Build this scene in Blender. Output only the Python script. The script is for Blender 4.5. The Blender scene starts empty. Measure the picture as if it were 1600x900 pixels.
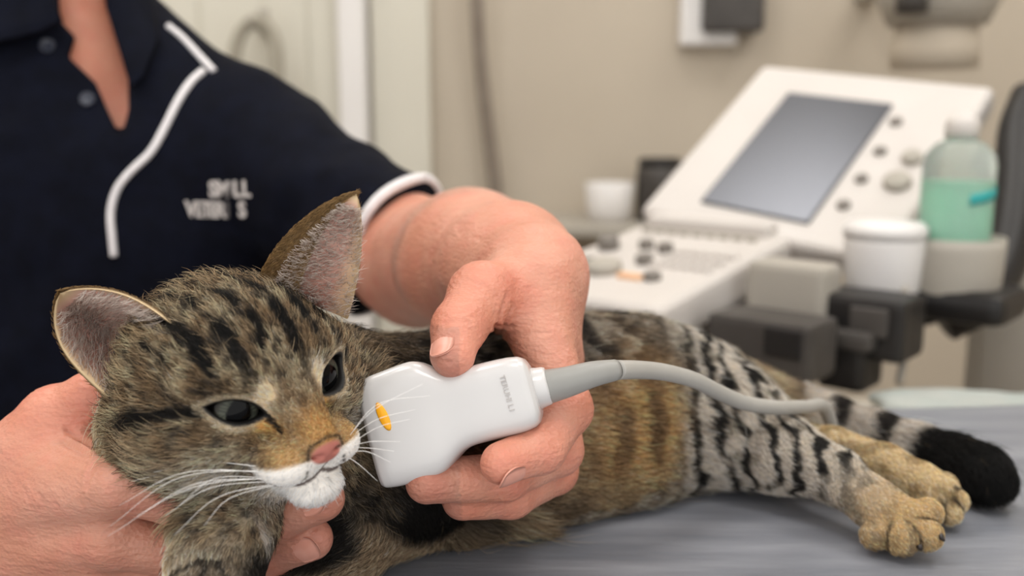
import bpy, bmesh, math, random
import numpy as np
from mathutils import Vector, Matrix

random.seed(7)
rng = np.random.default_rng(11)
scene = bpy.context.scene
col = scene.collection

# ------------------------------------------------------------------ camera
FPX = 1500.0                       # focal length in pixels of the 1600x900 frame
PITCH = math.radians(10.0)
CAMZ = 1.14
TZ = 0.92                          # table top height
CP, SP = math.cos(PITCH), math.sin(PITCH)
cam_d = bpy.data.cameras.new('camera')
cam = bpy.data.objects.new('camera', cam_d)
col.objects.link(cam)
cam.location = (0, 0, CAMZ)
cam.rotation_euler = (math.pi / 2 - PITCH, 0, 0)
cam_d.sensor_width = 36.0
cam_d.lens = FPX / 1600 * 36
cam_d.clip_start = 0.01
cam_d.dof.use_dof = True
cam_d.dof.focus_distance = 0.415
cam_d.dof.aperture_fstop = 5.2
scene.camera = cam

# ------------------------------------------------------------------ world and exposure
world = bpy.data.worlds.new('world')
scene.world = world
world.use_nodes = True
world.node_tree.nodes['Background'].inputs[0].default_value = (1.0, 0.985, 0.965, 1)
world.node_tree.nodes['Background'].inputs[1].default_value = 1.25
scene.view_settings.view_transform = 'Standard'
scene.view_settings.look = 'None'
scene.view_settings.gamma = 1.0
scene.view_settings.use_curve_mapping = False
scene.view_settings.exposure = 0.22
PANEL_STRENGTH = 7.5               # ceiling light panels (built with the room below)


def P(px, py, d):
    """point of the place seen at a pixel of the frame, at depth d (m) along the view axis"""
    x = (px - 800) / FPX * d
    v = (py - 450) / FPX * d
    return np.array([x, d * CP - v * SP, CAMZ - d * SP - v * CP])


def PZ(px, d, z):
    """point in pixel column px, at depth d, at height z over the table top"""
    v = ((CAMZ - TZ - z) / d - SP) / CP
    return P(px, 450 + v * FPX, d)


CAM_R = np.array([1.0, 0, 0])
CAM_U = np.array([0, SP, CP])
CAM_F = np.array([0, CP, -SP])
CAMP = np.array([0, 0, CAMZ])


def pix(W):
    W = np.atleast_2d(W) - CAMP
    d = W @ CAM_F
    return 800 + FPX * (W @ CAM_R) / d, 450 - FPX * (W @ CAM_U) / d


def nrm(v):
    v = np.asarray(v, float)
    return v / (np.linalg.norm(v, axis=-1, keepdims=True) + 1e-12)


# ------------------------------------------------------------------ noise
def _hash(i, j, k, s):
    n = (i * 374761393 + j * 668265263 + k * 2147483647 + s * 974711) & 0xFFFFFFFF
    n = ((n ^ (n >> 13)) * 1274126177) & 0xFFFFFFFF
    n = (n ^ (n >> 16)) & 0xFFFF
    return n / 65535.0


def vnoise(p, scale, seed=0):
    q = np.asarray(p, float) * scale + 1000.0
    i = np.floor(q).astype(np.int64)
    f = q - i
    f = f * f * (3 - 2 * f)
    out = 0
    for a in (0, 1):
        for b in (0, 1):
            for c in (0, 1):
                w = (f[:, 0] if a else 1 - f[:, 0]) * (f[:, 1] if b else 1 - f[:, 1]) * (f[:, 2] if c else 1 - f[:, 2])
                out = out + w * _hash(i[:, 0] + a, i[:, 1] + b, i[:, 2] + c, seed)
    return out


def fbm(p, scale, seed=0, octv=3):
    s, a, t = 0, 0.5, 0
    for o in range(octv):
        s = s + a * vnoise(p, scale * 2 ** o, seed + o)
        t += a
        a *= 0.5
    return s / t


def sstep(a, b, x):
    t = np.clip((x - a) / (b - a), 0, 1)
    return t * t * (3 - 2 * t)


def lerp(a, b, t):
    t = np.asarray(t)
    if t.ndim == 1:
        t = t[:, None]
    return a + (b - a) * t


def srgb(r, g, b):
    c = np.array([r, g, b], float) / 255
    return np.where(c <= 0.04045, c / 12.92, ((c + 0.055) / 1.055) ** 2.4)


# ------------------------------------------------------------------ implicit shapes
class Shape:
    """smooth union of tapered capsules and ellipsoids, meshed by surface nets"""

    def __init__(self):
        self.pr = []
        self.post = []

    def rc(self, a, b, r1, r2, k=0.01, op='u'):
        a, b = np.asarray(a, float), np.asarray(b, float)
        c, R = (a + b) / 2, np.linalg.norm(b - a) / 2 + max(r1, r2)
        self.pr.append(('rc', (a, b, r1, r2), k, op, c, R))

    def chain(self, pts, k=0.01):
        for (a, r1), (b, r2) in zip(pts[:-1], pts[1:]):
            self.rc(a, b, r1, r2, k)

    def ell(self, c, rad, M=None, k=0.01, op='u'):
        M = np.eye(3) if M is None else M
        self.pr.append(('el', (np.asarray(c, float), np.asarray(rad, float), M), k, op, np.asarray(c, float), max(rad)))

    def fn(self, f, k, op, c, R):
        self.pr.append(('fn', f, k, op, np.asarray(c, float), R))

    def __call__(self, p, margin=0.035):
        d = np.full(len(p), 0.2)
        for kind, a, k, op, c, R in self.pr:
            m = np.flatnonzero(((p - c) ** 2).sum(1) < (R + margin + k) ** 2)
            if not len(m):
                continue
            q = p[m]
            if kind == 'rc':
                A, B, r1, r2 = a
                ab = B - A
                L = ab @ ab
                t = np.clip(((q - A) @ ab) / L, 0, 1) if L > 0 else np.zeros(len(q))
                e = np.linalg.norm(q - A - t[:, None] * ab, axis=1) - (r1 + (r2 - r1) * t)
            elif kind == 'el':
                C, rad, M = a
                l = (q - C) @ M
                k0 = np.linalg.norm(l / rad, axis=1)
                k1 = np.linalg.norm(l / rad ** 2, axis=1) + 1e-9
                e = k0 * (k0 - 1) / k1
            else:
                e = a(q)
            dm = d[m]
            if op == 'u':
                hh = np.clip(0.5 + 0.5 * (dm - e) / k, 0, 1)
                d[m] = dm + (e - dm) * hh - k * hh * (1 - hh)
            else:
                hh = np.clip(0.5 - 0.5 * (dm + e) / k, 0, 1)
                d[m] = dm + (-e - dm) * hh + k * hh * (1 - hh)
        for g in self.post:
            d = g(p, d)
        return d

    def grad(self, p, e=6e-4):
        k = np.array([[1, -1, -1], [-1, -1, 1], [-1, 1, -1], [1, 1, 1]], float)
        g = 0
        for r in k:
            g = g + r * self(p + r * e)[:, None]
        return nrm(g)

    def bounds(self, pad=0.01):
        lo = np.min([c - R for *_, op, c, R in self.pr if op == 'u'], axis=0) - pad
        hi = np.max([c + R for *_, op, c, R in self.pr if op == 'u'], axis=0) + pad
        return lo, hi

    def mesh(self, h, lo=None, hi=None, proj=2):
        l0, h0 = self.bounds()
        lo = l0 if lo is None else np.maximum(lo, l0)
        hi = h0 if hi is None else np.minimum(hi, h0)
        B = 8
        nb = np.ceil((hi - lo) / h / B).astype(int) + 1
        gi = np.stack(np.meshgrid(*[np.arange(n) for n in nb], indexing='ij'), -1).reshape(-1, 3)
        cc = lo + (gi + 0.5) * B * h
        dc = self(cc, margin=max(0.035, B * h * 1.5))
        act = np.abs(dc) < B * h * 1.05 + 3 * h
        n = nb * B
        V = np.ones((nb[0], B, nb[1], B, nb[2], B), np.float32)
        neg = gi[(~act) & (dc < 0)]
        V[neg[:, 0], :, neg[:, 1], :, neg[:, 2], :] = -1
        sub = np.stack(np.meshgrid(*[np.arange(B)] * 3, indexing='ij'), -1).reshape(-1, 3)
        ag = gi[act]
        for s in range(0, len(ag), 1500):
            g = ag[s:s + 1500]
            pts = lo + ((g[:, None] * B + sub[None]) * h).reshape(-1, 3)
            V[g[:, 0], :, g[:, 1], :, g[:, 2], :] = self(pts).reshape(len(g), B, B, B)
        V = V.reshape(n)
        S = V < 0
        cnt = np.zeros(n - 1, np.int8)
        for a in (0, 1):
            for b in (0, 1):
                for c in (0, 1):
                    cnt += S[a:n[0] - 1 + a, b:n[1] - 1 + b, c:n[2] - 1 + c]
        cells = np.argwhere((cnt > 0) & (cnt < 8))
        acc = np.zeros((len(cells), 3))
        num = np.zeros(len(cells))
        cor = [(a, b, c) for a in (0, 1) for b in (0, 1) for c in (0, 1)]
        val = {o: V[cells[:, 0] + o[0], cells[:, 1] + o[1], cells[:, 2] + o[2]] for o in cor}
        for o in cor:
            for ax in range(3):
                if o[ax] == 0:
                    o2 = tuple(o[i] + (i == ax) for i in range(3))
                    v1, v2 = val[o], val[o2]
                    m = (v1 < 0) != (v2 < 0)
                    t = np.where(m, v1 / np.where(m, v1 - v2, 1), 0)
                    q = np.tile(np.array(o, float), (len(cells), 1))
                    q[:, ax] += t
                    acc += q * m[:, None]
                    num += m
        verts = lo + (cells + acc / num[:, None]) * h
        idx = np.full(n - 1, -1, np.int32)
        idx[cells[:, 0], cells[:, 1], cells[:, 2]] = np.arange(len(cells))
        faces = []
        for ax in range(3):
            u, w = (ax + 1) % 3, (ax + 2) % 3
            s1 = [slice(0, n[i] - 1) for i in range(3)]
            s2 = list(s1)
            s2[ax] = slice(1, n[ax])
            e = np.argwhere(S[tuple(s1)] != S[tuple(s2)])
            e = e[(e[:, u] > 0) & (e[:, w] > 0)]
            sg = S[e[:, 0], e[:, 1], e[:, 2]]
            def at(du, dw):
                g = e.copy()
                g[:, u] -= du
                g[:, w] -= dw
                return idx[g[:, 0], g[:, 1], g[:, 2]]
            q = np.stack([at(1, 1), at(0, 1), at(0, 0), at(1, 0)], 1)
            q[~sg] = q[~sg][:, ::-1]
            faces.append(q[(q >= 0).all(1)])
        faces = np.concatenate(faces)
        for _ in range(proj):
            d = self(verts)
            verts = verts - np.clip(d, -h, h)[:, None] * self.grad(verts, h * 0.5) * 0.9
        return verts, faces

    def march(self, px, py, d0=0.2, d1=2.0):
        """point where the view through a pixel meets the surface"""
        a, b = P(px, py, d0), P(px, py, d1)
        ts = np.linspace(0, 1, 1500)
        pts = a + (b - a) * ts[:, None]
        dd = self(pts)
        k = np.flatnonzero(dd < 0)
        if not len(k):
            k = [int(np.argmin(dd))]
        return pts[k[0]]


# ------------------------------------------------------------------ object helpers
def tag(o, label=None, cat=None, group=None, kind=None):
    if label:
        o['label'] = label
    if cat:
        o['category'] = cat
    if group:
        o['group'] = group
    if kind:
        o['kind'] = kind
    return o


def empty(name, loc=(0, 0, 0)):
    o = bpy.data.objects.new(name, None)
    o.location = loc
    o.empty_display_size = 0.05
    col.objects.link(o)
    return o


def adopt(o, parent):
    if parent is not None:
        o.parent = parent
        o.matrix_parent_inverse = Matrix.Translation(-parent.location)
    return o


def mesh_obj(name, verts, faces, mat, parent=None, smooth=True):
    me = bpy.data.meshes.new(name)
    verts = np.asarray(verts, float)
    if isinstance(faces, np.ndarray) and faces.ndim == 2:
        me.vertices.add(len(verts))
        me.vertices.foreach_set('co', verts.astype(np.float32).ravel())
        k = faces.shape[1]
        me.loops.add(faces.size)
        me.loops.foreach_set('vertex_index', faces.astype(np.int32).ravel())
        me.polygons.add(len(faces))
        me.polygons.foreach_set('loop_start', np.arange(0, faces.size, k, dtype=np.int32))
        me.update(calc_edges=True)
        me.validate()
    else:
        me.from_pydata([tuple(v) for v in verts], [], [tuple(int(i) for i in f) for f in faces])
    if smooth:
        me.shade_smooth()
    me.materials.append(mat)
    o = bpy.data.objects.new(name, me)
    col.objects.link(o)
    return adopt(o, parent)


def set_color(o, name, c):
    a = o.data.attributes.new(name, 'FLOAT_COLOR', 'POINT')
    c4 = np.ones((len(c), 4), np.float32)
    c4[:, :3] = c
    a.data.foreach_set('color', c4.ravel())


def bm_obj(name, bm, mat, parent=None, smooth=False):
    me = bpy.data.meshes.new(name)
    bm.normal_update()
    bm.to_mesh(me)
    bm.free()
    if smooth:
        me.shade_smooth()
    me.materials.append(mat)
    o = bpy.data.objects.new(name, me)
    col.objects.link(o)
    return adopt(o, parent)


def box_obj(name, c, size, mat, parent=None, M=None, bevel=0.004, seg=2):
    bm = bmesh.new()
    bmesh.ops.create_cube(bm, size=1)
    for v in bm.verts:
        v.co = Vector((v.co.x * size[0], v.co.y * size[1], v.co.z * size[2]))
    if bevel:
        bmesh.ops.bevel(bm, geom=bm.edges[:], offset=min(bevel, min(size) * 0.45), segments=seg, profile=0.6, affect='EDGES')
    M = np.eye(3) if M is None else M
    bmesh.ops.transform(bm, matrix=Matrix([list(M[i]) + [c[i]] for i in range(3)] + [[0, 0, 0, 1]]), verts=bm.verts)
    return bm_obj(name, bm, mat, parent)


def lathe_obj(name, c, prof, mat, parent=None, M=None, seg=40, sx=1.0, sy=1.0):
    """profile [(radius, height)] turned about the local z axis"""
    v, f = [], []
    for r, z in prof:
        for i in range(seg):
            a = 2 * math.pi * i / seg
            v.append((r * math.cos(a) * sx, r * math.sin(a) * sy, z))
    for j in range(len(prof) - 1):
        for i in range(seg):
            f.append((j * seg + i, j * seg + (i + 1) % seg, (j + 1) * seg + (i + 1) % seg, (j + 1) * seg + i))
    f.append(tuple(range(seg))[::-1])
    f.append(tuple(range((len(prof) - 1) * seg, len(prof) * seg)))
    v = np.array(v)
    if M is not None:
        v = v @ np.asarray(M).T
    o = mesh_obj(name, v + np.asarray(c), f, mat, parent)
    return o


def catmull(pts, n):
    pts = np.asarray(pts, float)
    e = np.vstack([2 * pts[0] - pts[1], pts, 2 * pts[-1] - pts[-2]])
    out = []
    for i in range(1, len(e) - 2):
        t = np.linspace(0, 1, n, endpoint=False)[:, None]
        a, b, c, d = e[i - 1], e[i], e[i + 1], e[i + 2]
        out.append(0.5 * (2 * b + (c - a) * t + (2 * a - 5 * b + 4 * c - d) * t ** 2 + (3 * b - a - 3 * c + d) * t ** 3))
    out.append(e[-2][None])
    return np.vstack(out)


def tube(pts, rad, seg=12, flat=1.0, up=(0, 0, 1)):
    pts = np.asarray(pts, float)
    rad = np.broadcast_to(np.asarray(rad, float), (len(pts),))
    T = nrm(np.gradient(pts, axis=0))
    n0 = np.cross(T[0], up)
    if np.linalg.norm(n0) < 1e-3:
        n0 = np.cross(T[0], (1, 0, 0.3))
    n0 = nrm(n0)
    v, f = [], []
    for i in range(len(pts)):
        n0 = nrm(n0 - T[i] * (n0 @ T[i]))
        b0 = np.cross(T[i], n0)
        for s in range(seg):
            a = 2 * math.pi * s / seg
            v.append(pts[i] + rad[i] * (math.cos(a) * n0 + flat * math.sin(a) * b0))
    for i in range(len(pts) - 1):
        for s in range(seg):
            f.append((i * seg + s, i * seg + (s + 1) % seg, (i + 1) * seg + (s + 1) % seg, (i + 1) * seg + s))
    f.append(tuple(range(seg))[::-1])
    f.append(tuple(range((len(pts) - 1) * seg, len(pts) * seg)))
    return np.array(v), f


def tube_obj(name, pts, rad, mat, parent=None, seg=12, flat=1.0, up=(0, 0, 1)):
    v, f = tube(pts, rad, seg, flat, up)
    return mesh_obj(name, v, f, mat, parent)


def basis(z, x=None):
    z = nrm(z)
    x = np.array([1.0, 0, 0]) if x is None else np.asarray(x, float)
    x = nrm(x - z * (x @ z))
    return np.stack([x, np.cross(z, x), z], 1)


def text_obj(name, s, size, loc, M, mat, parent=None, extrude=0.0003, sx=1.0, space=1.0, bold=0.0):
    cu = bpy.data.curves.new(name, 'FONT')
    cu.body = s
    cu.size = size
    cu.extrude = extrude
    cu.space_character = space
    cu.offset = bold
    cu.align_x = 'CENTER'
    cu.align_y = 'CENTER'
    t = bpy.data.objects.new(name, cu)
    col.objects.link(t)
    bpy.context.view_layer.update()
    me = bpy.data.meshes.new_from_object(t.evaluated_get(bpy.context.evaluated_depsgraph_get()))
    bpy.data.objects.remove(t)
    bpy.data.curves.remove(cu)
    v = np.array([tuple(q.co) for q in me.vertices])
    v[:, 0] *= sx
    v = v @ np.asarray(M).T + np.asarray(loc)
    me.vertices.foreach_set('co', v.astype(np.float32).ravel())
    me.materials.clear()
    me.materials.append(mat)
    me.name = name
    o = bpy.data.objects.new(name, me)
    col.objects.link(o)
    return adopt(o, parent)


# ------------------------------------------------------------------ materials
def principled(name, color, rough=0.5, spec=0.5, metal=0.0, **kw):
    m = bpy.data.materials.new(name)
    m.use_nodes = True
    b = m.node_tree.nodes['Principled BSDF']
    b.inputs['Base Color'].default_value = (*color, 1)
    b.inputs['Roughness'].default_value = rough
    b.inputs['Specular IOR Level'].default_value = spec
    b.inputs['Metallic'].default_value = metal
    for k, v in kw.items():
        b.inputs[k.replace('_', ' ')].default_value = v
    return m


def noisy(name, c1, c2, scale=20.0, rough=0.5, spec=0.4, bump=0.0, bscale=None, stretch=None, detail=4.0, dist=0.002, **kw):
    """two tones mixed by object-space noise with a fine bump"""
    m = principled(name, c1, rough, spec, **kw)
    nt = m.node_tree
    b = nt.nodes['Principled BSDF']
    tc = nt.nodes.new('ShaderNodeTexCoord')
    src = tc.outputs['Object']
    if stretch:
        mp = nt.nodes.new('ShaderNodeMapping')
        mp.inputs['Scale'].default_value = stretch
        nt.links.new(src, mp.inputs['Vector'])
        src = mp.outputs['Vector']
    n = nt.nodes.new('ShaderNodeTexNoise')
    n.inputs['Scale'].default_value = scale
    n.inputs['Detail'].default_value = detail
    nt.links.new(src, n.inputs['Vector'])
    r = nt.nodes.new('ShaderNodeValToRGB')
    r.color_ramp.elements[0].position = 0.32
    r.color_ramp.elements[1].position = 0.68
    r.color_ramp.elements[0].color = (*c1, 1)
    r.color_ramp.elements[1].color = (*c2, 1)
    nt.links.new(n.outputs['Fac'], r.inputs['Fac'])
    nt.links.new(r.outputs['Color'], b.inputs['Base Color'])
    if bump:
        n2 = nt.nodes.new('ShaderNodeTexNoise')
        n2.inputs['Scale'].default_value = bscale or scale * 4
        n2.inputs['Detail'].default_value = 5
        nt.links.new(src, n2.inputs['Vector'])
        bp = nt.nodes.new('ShaderNodeBump')
        bp.inputs['Strength'].default_value = bump
        bp.inputs['Distance'].default_value = dist
        nt.links.new(n2.outputs['Fac'], bp.inputs['Height'])
        nt.links.new(bp.outputs['Normal'], b.inputs['Normal'])
    return m


def attr_mat(name, attr, rough=0.6, spec=0.3, **kw):
    m = principled(name, (0.5, 0.5, 0.5), rough, spec, **kw)
    nt = m.node_tree
    a = nt.nodes.new('ShaderNodeAttribute')
    a.attribute_name = attr
    nt.links.new(a.outputs['Color'], nt.nodes['Principled BSDF'].inputs['Base Color'])
    return m


M_WALL = noisy('wall paint', srgb(190, 179, 163), srgb(195, 184, 168), 3.0, 0.8, 0.2, 0.05, 120)
M_DOOR = noisy('door paint', srgb(208, 204, 191), srgb(212, 208, 195), 2.0, 0.6, 0.3)
M_TRIMW = noisy('white gloss paint', srgb(226, 223, 221), srgb(230, 227, 225), 4.0, 0.4, 0.4)
M_CEIL = noisy('ceiling paint', srgb(235, 233, 228), srgb(240, 238, 233), 4.0, 0.9, 0.1)
M_FLOOR = noisy('vinyl floor', srgb(150, 142, 130), srgb(165, 157, 146), 6.0, 0.5, 0.4)
M_WHITE = noisy('white machine plastic', srgb(204, 198, 193), srgb(210, 204, 199), 8.0, 0.45, 0.4)
M_GREYP = noisy('grey machine plastic', srgb(168, 162, 152), srgb(176, 170, 160), 8.0, 0.5, 0.4)
M_BLACKP = noisy('black plastic', srgb(26, 24, 24), srgb(38, 36, 35), 12.0, 0.45, 0.4)
M_DARKG = noisy('charcoal plastic', srgb(62, 58, 55), srgb(76, 72, 69), 12.0, 0.5, 0.4)
M_KNOB = noisy('knob grey', srgb(120, 114, 108), srgb(132, 126, 120), 30.0, 0.5, 0.4)
M_NAVY = noisy('navy knit', srgb(8, 10, 20), srgb(12, 15, 28), 60.0, 0.9, 0.12, 0.5, 900, dist=0.0006)
M_PIPE = noisy('white piping cloth', srgb(222, 218, 220), srgb(235, 232, 232), 300.0, 0.8, 0.2, 0.4, 1500, dist=0.0004)
M_THREAD = noisy('pale embroidery thread', srgb(186, 180, 176), srgb(215, 208, 204), 400.0, 0.8, 0.2)
M_THREAD2 = noisy('worn embroidery thread', srgb(96, 92, 92), srgb(120, 116, 116), 400.0, 0.8, 0.2)
M_BUTTON = noisy('dark button', srgb(34, 38, 52), srgb(48, 52, 66), 200.0, 0.4, 0.5)
M_PROBE = noisy('glossy white plastic', srgb(202, 200, 199), srgb(207, 205, 204), 10.0, 0.22, 0.5, Coat_Weight=0.3, Coat_Roughness=0.08)
M_ORANGE = noisy('orange mark', srgb(250, 170, 20), srgb(255, 185, 40), 60.0, 0.4, 0.4)
M_ETCH = noisy('grey lettering', srgb(178, 173, 170), srgb(192, 187, 184), 100.0, 0.5, 0.3)
M_CABLE = noisy('grey rubber cable', srgb(160, 157, 151), srgb(170, 167, 161), 40.0, 0.42, 0.4)
M_BOOT = noisy('grey strain relief', srgb(142, 141, 137), srgb(152, 151, 147), 40.0, 0.42, 0.4)
M_CLAW = principled('dark claw', srgb(40, 32, 28), 0.3)
M_WHISK = principled('white whisker', srgb(245, 242, 238), 0.35)


def skin_material():
    m = noisy('skin', srgb(198, 136, 112), srgb(214, 156, 134), 28.0, 0.46, 0.42)
    nt = m.node_tree
    b = nt.nodes['Principled BSDF']
    b.inputs['Subsurface Weight'].default_value = 0.25
    b.inputs['Subsurface Radius'].default_value = (1.0, 0.4, 0.25)
    b.inputs['Subsurface Scale'].default_value = 0.004
    tc = nt.nodes.new('ShaderNodeTexCoord')
    ramp = [n for n in nt.nodes if n.type == 'VALTORGB'][0]
    # blotches of redder and yellower skin
    n3 = nt.nodes.new('ShaderNodeTexNoise')
    n3.inputs['Scale'].default_value = 70
    n3.inputs['Detail'].default_value = 6
    nt.links.new(tc.outputs['Object'], n3.inputs['Vector'])
    mx = nt.nodes.new('ShaderNodeMixRGB')
    mx.blend_type = 'MIX'
    mx.inputs['Color2'].default_value = (*srgb(208, 130, 112), 1)
    mr = nt.nodes.new('ShaderNodeMapRange')
    mr.inputs['From Min'].default_value = 0.45
    mr.inputs['From Max'].default_value = 0.8
    mr.inputs['To Max'].default_value = 0.6
    nt.links.new(n3.outputs['Fac'], mr.inputs['Value'])
    nt.links.new(mr.outputs['Result'], mx.inputs['Fac'])
    nt.links.new(ramp.outputs['Color'], mx.inputs['Color1'])
    at = nt.nodes.new('ShaderNodeAttribute')
    at.attribute_name = 'tint'
    mu = nt.nodes.new('ShaderNodeMixRGB')
    mu.blend_type = 'MULTIPLY'
    mu.inputs['Fac'].default_value = 1
    nt.links.new(mx.outputs['Color'], mu.inputs['Color1'])
    nt.links.new(at.outputs['Color'], mu.inputs['Color2'])
    nt.links.new(mu.outputs['Color'], b.inputs['Base Color'])
    # fine skin relief: crossed wrinkles + pores
    vo = nt.nodes.new('ShaderNodeTexVoronoi')
    vo.inputs['Scale'].default_value = 520
    nt.links.new(tc.outputs['Object'], vo.inputs['Vector'])
    mp = nt.nodes.new('ShaderNodeMapping')
    mp.inputs['Scale'].default_value = (90, 90, 380)
    mp.inputs['Rotation'].default_value = (0.3, 0.5, 0.2)
    nt.links.new(tc.outputs['Object'], mp.inputs['Vector'])
    wr = nt.nodes.new('ShaderNodeTexNoise')
    wr.inputs['Scale'].default_value = 1.0
    wr.inputs['Detail'].default_value = 5
    nt.links.new(mp.outputs['Vector'], wr.inputs['Vector'])
    ad = nt.nodes.new('ShaderNodeMath')
    ad.operation = 'MULTIPLY_ADD'
    ad.inputs[1].default_value = 0.35
    nt.links.new(vo.outputs['Distance'], ad.inputs[0])
    nt.links.new(wr.outputs['Fac'], ad.inputs[2])
    bp = nt.nodes.new('ShaderNodeBump')
    bp.inputs['Strength'].default_value = 0.65
    bp.inputs['Distance'].default_value = 0.0014
    nt.links.new(ad.outputs['Value'], bp.inputs['Height'])
    nt.links.new(bp.outputs['Normal'], b.inputs['Normal'])
    return m


M_SKIN = skin_material()
M_NAIL = noisy('fingernail', srgb(212, 146, 126), srgb(218, 156, 138), 200.0, 0.3, 0.5)

# ------------------------------------------------------------------ room
X0, X1, Y0, Y1, ZC = -2.3, 2.4, -0.6, 2.45, 2.75


def slab(name, c, s, mat, bevel=0.0):
    return tag(box_obj(name, c, s, mat, bevel=bevel), kind='structure')


slab('floor', ((X0 + X1) / 2, (Y0 + Y1) / 2, -0.05), (X1 - X0 + 0.2, Y1 - Y0 + 0.2, 0.1), M_FLOOR)
slab('ceiling', ((X0 + X1) / 2, (Y0 + Y1) / 2, ZC + 0.05), (X1 - X0 + 0.2, Y1 - Y0 + 0.2, 0.1), M_CEIL)
slab('wall_back', ((X0 + X1) / 2, Y1 + 0.05, ZC / 2), (X1 - X0 + 0.2, 0.1, ZC), M_WALL)
slab('wall_left', (X0 - 0.05, (Y0 + Y1) / 2, ZC / 2), (0.1, Y1 - Y0, ZC), M_WALL)
slab('wall_right', (X1 + 0.05, (Y0 + Y1) / 2, ZC / 2), (0.1, Y1 - Y0, ZC), M_WALL)
slab('baseboard_back', (0.5, Y1 - 0.008, 0.05), (3.6, 0.016, 0.1), M_TRIMW)


def wx(px, Y=None):                     # world x of a pixel column on the back wall
    Y = Y1 if Y is None else Y
    return (px - 800) / FPX * (Y / CP)


# a pale door in its frame on the back wall, left of the corner pilaster
door = tag(empty('door_1', (wx(430), Y1, 0)), kind='structure')
box_obj('door_leaf', (wx(380), Y1 - 0.02, 1.03), (wx(545) - wx(200), 0.04, 2.05), M_DOOR, door, bevel=0.004)
box_obj('raised_panel', (wx(300), Y1 - 0.045, 1.45), (0.14, 0.012, 0.95), M_DOOR, door, bevel=0.005)
box_obj('raised_panel', (wx(470), Y1 - 0.045, 1.45), (0.10, 0.012, 0.95), M_DOOR, door, bevel=0.005)
box_obj('door_frame', (wx(568), Y1 - 0.045, 1.05), (wx(588) - wx(548), 0.09, 2.1), M_TRIMW, door, bevel=0.01)
box_obj('door_frame', (wx(180), Y1 - 0.045, 1.05), (wx(588) - wx(548), 0.09, 2.1), M_TRIMW, door, bevel=0.01)
box_obj('door_frame', (wx(374), Y1 - 0.045, 2.13), (wx(588) - wx(160), 0.09, 0.07), M_TRIMW, door, bevel=0.01)
slab('trim_1', (wx(635), Y1 - 0.02, ZC / 2), (wx(678) - wx(592), 0.04, ZC), M_DOOR, 0.004)

panels = [(-0.9, 0.55), (0.9, 0.55), (-1.3, 1.62), (0.08, 1.62), (1.4, 1.62), (0.0, -0.2)]  # the panel above the machine is added to reflect in its screen
M_EMIT = principled('lit diffuser', (1, 1, 1), 0.5)
_b = M_EMIT.node_tree.nodes['Principled BSDF']
_b.inputs['Emission Color'].default_value = (1.0, 0.97, 0.93, 1)
_b.inputs['Emission Strength'].default_value = PANEL_STRENGTH
pw = ['over the vet', 'over the cat\'s tail', 'by the door', 'added over the ultrasound machine for its screen reflection', 'by the right wall', 'behind the camera']
for i, (x, y) in enumerate(panels):
    e = tag(empty('ceiling_light', (x, y, ZC)), 'square lit ceiling panel ' + pw[i], 'ceiling light', 'ceiling light panels')
    for sx, sy, lx, ly in ((0, 0.31, 0.66, 0.04), (0, -0.31, 0.66, 0.04), (0.31, 0, 0.04, 0.58), (-0.31, 0, 0.04, 0.58)):
        box_obj('frame', (x + sx, y + sy, ZC - 0.012), (lx, ly, 0.024), M_TRIMW, e, bevel=0.003)
    box_obj('diffuser', (x, y, ZC - 0.006), (0.58, 0.58, 0.012), M_EMIT, e, bevel=0.0)

# ------------------------------------------------------------------ examination table
M_VINYL = noisy('grey brushed vinyl', srgb(112, 115, 123), srgb(140, 142, 149), 9.0, 0.42, 0.4, 0.35, 40, stretch=(1.0, 6.0, 1.0), detail=8, dist=0.0012)
tbl = tag(empty('examination_table', (0.1, 0.45, 0)), 'grey vinyl-topped examination table the tabby cat lies on', 'table')
ty1 = P(1500, 634, 0)[1]
tv, tf = [], []
nx, ny = 90, 50
for j in range(ny + 1):
    for i in range(nx + 1):
        x = -0.75 + 1.55 * i / nx
        yb = 0.715 + 0.035 * (x / 0.4)          # far edge drawn slightly askew to the camera
        y = 0.14 + (yb - 0.14) * j / ny
        tv.append((x, y, 0))
tv = np.array(tv)
wr = fbm(tv * np.array([1.0, 3.0, 1]), 7, 5, 3) - 0.5
tv[:, 2] = TZ - 0.0016 + 0.003 * np.clip(wr, -0.5, 0.5)
tv[:, 2] = np.minimum(tv[:, 2], TZ)
ex = np.minimum.reduce([tv[:, 0] + 0.75, 0.8 - tv[:, 0], tv[:, 1] - 0.14, 0.715 + 0.035 * tv[:, 0] / 0.4 - tv[:, 1]])
tv[:, 2] -= 0.012 * (1 - sstep(0, 0.02, ex))
tf = [(j * (nx + 1) + i, j * (nx + 1) + i + 1, (j + 1) * (nx + 1) + i + 1, (j + 1) * (nx + 1) + i) for j in range(ny) for i in range(nx)]
ring = [i for i in range(nx + 1)] + [j * (nx + 1) + nx for j in range(1, ny + 1)] + [ny * (nx + 1) + i for i in range(nx - 1, -1, -1)] + [j * (nx + 1) for j in range(ny - 1, 0, -1)]
base = len(tv)
tv = np.vstack([tv, tv[ring] * [1, 1, 0] + [0, 0, TZ - 0.06]])
for a in range(len(ring)):
    b = (a + 1) % len(ring)
    tf.append((ring[b], ring[a], base + a, base + b))
tf.append(tuple(range(base, base + len(ring))))
mesh_obj('padded_top', tv, tf, M_VINYL, tbl)
box_obj('under_frame', (0.03, 0.42, TZ - 0.085), (1.35, 0.42, 0.05), M_GREYP, tbl, bevel=0.006)
box_obj('pedestal', (0.03, 0.42, 0.47), (0.5, 0.3, 0.74), M_GREYP, tbl, bevel=0.02)
box_obj('foot', (0.03, 0.42, 0.05), (0.9, 0.4, 0.1), M_DARKG, tbl, bevel=0.02)

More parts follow.
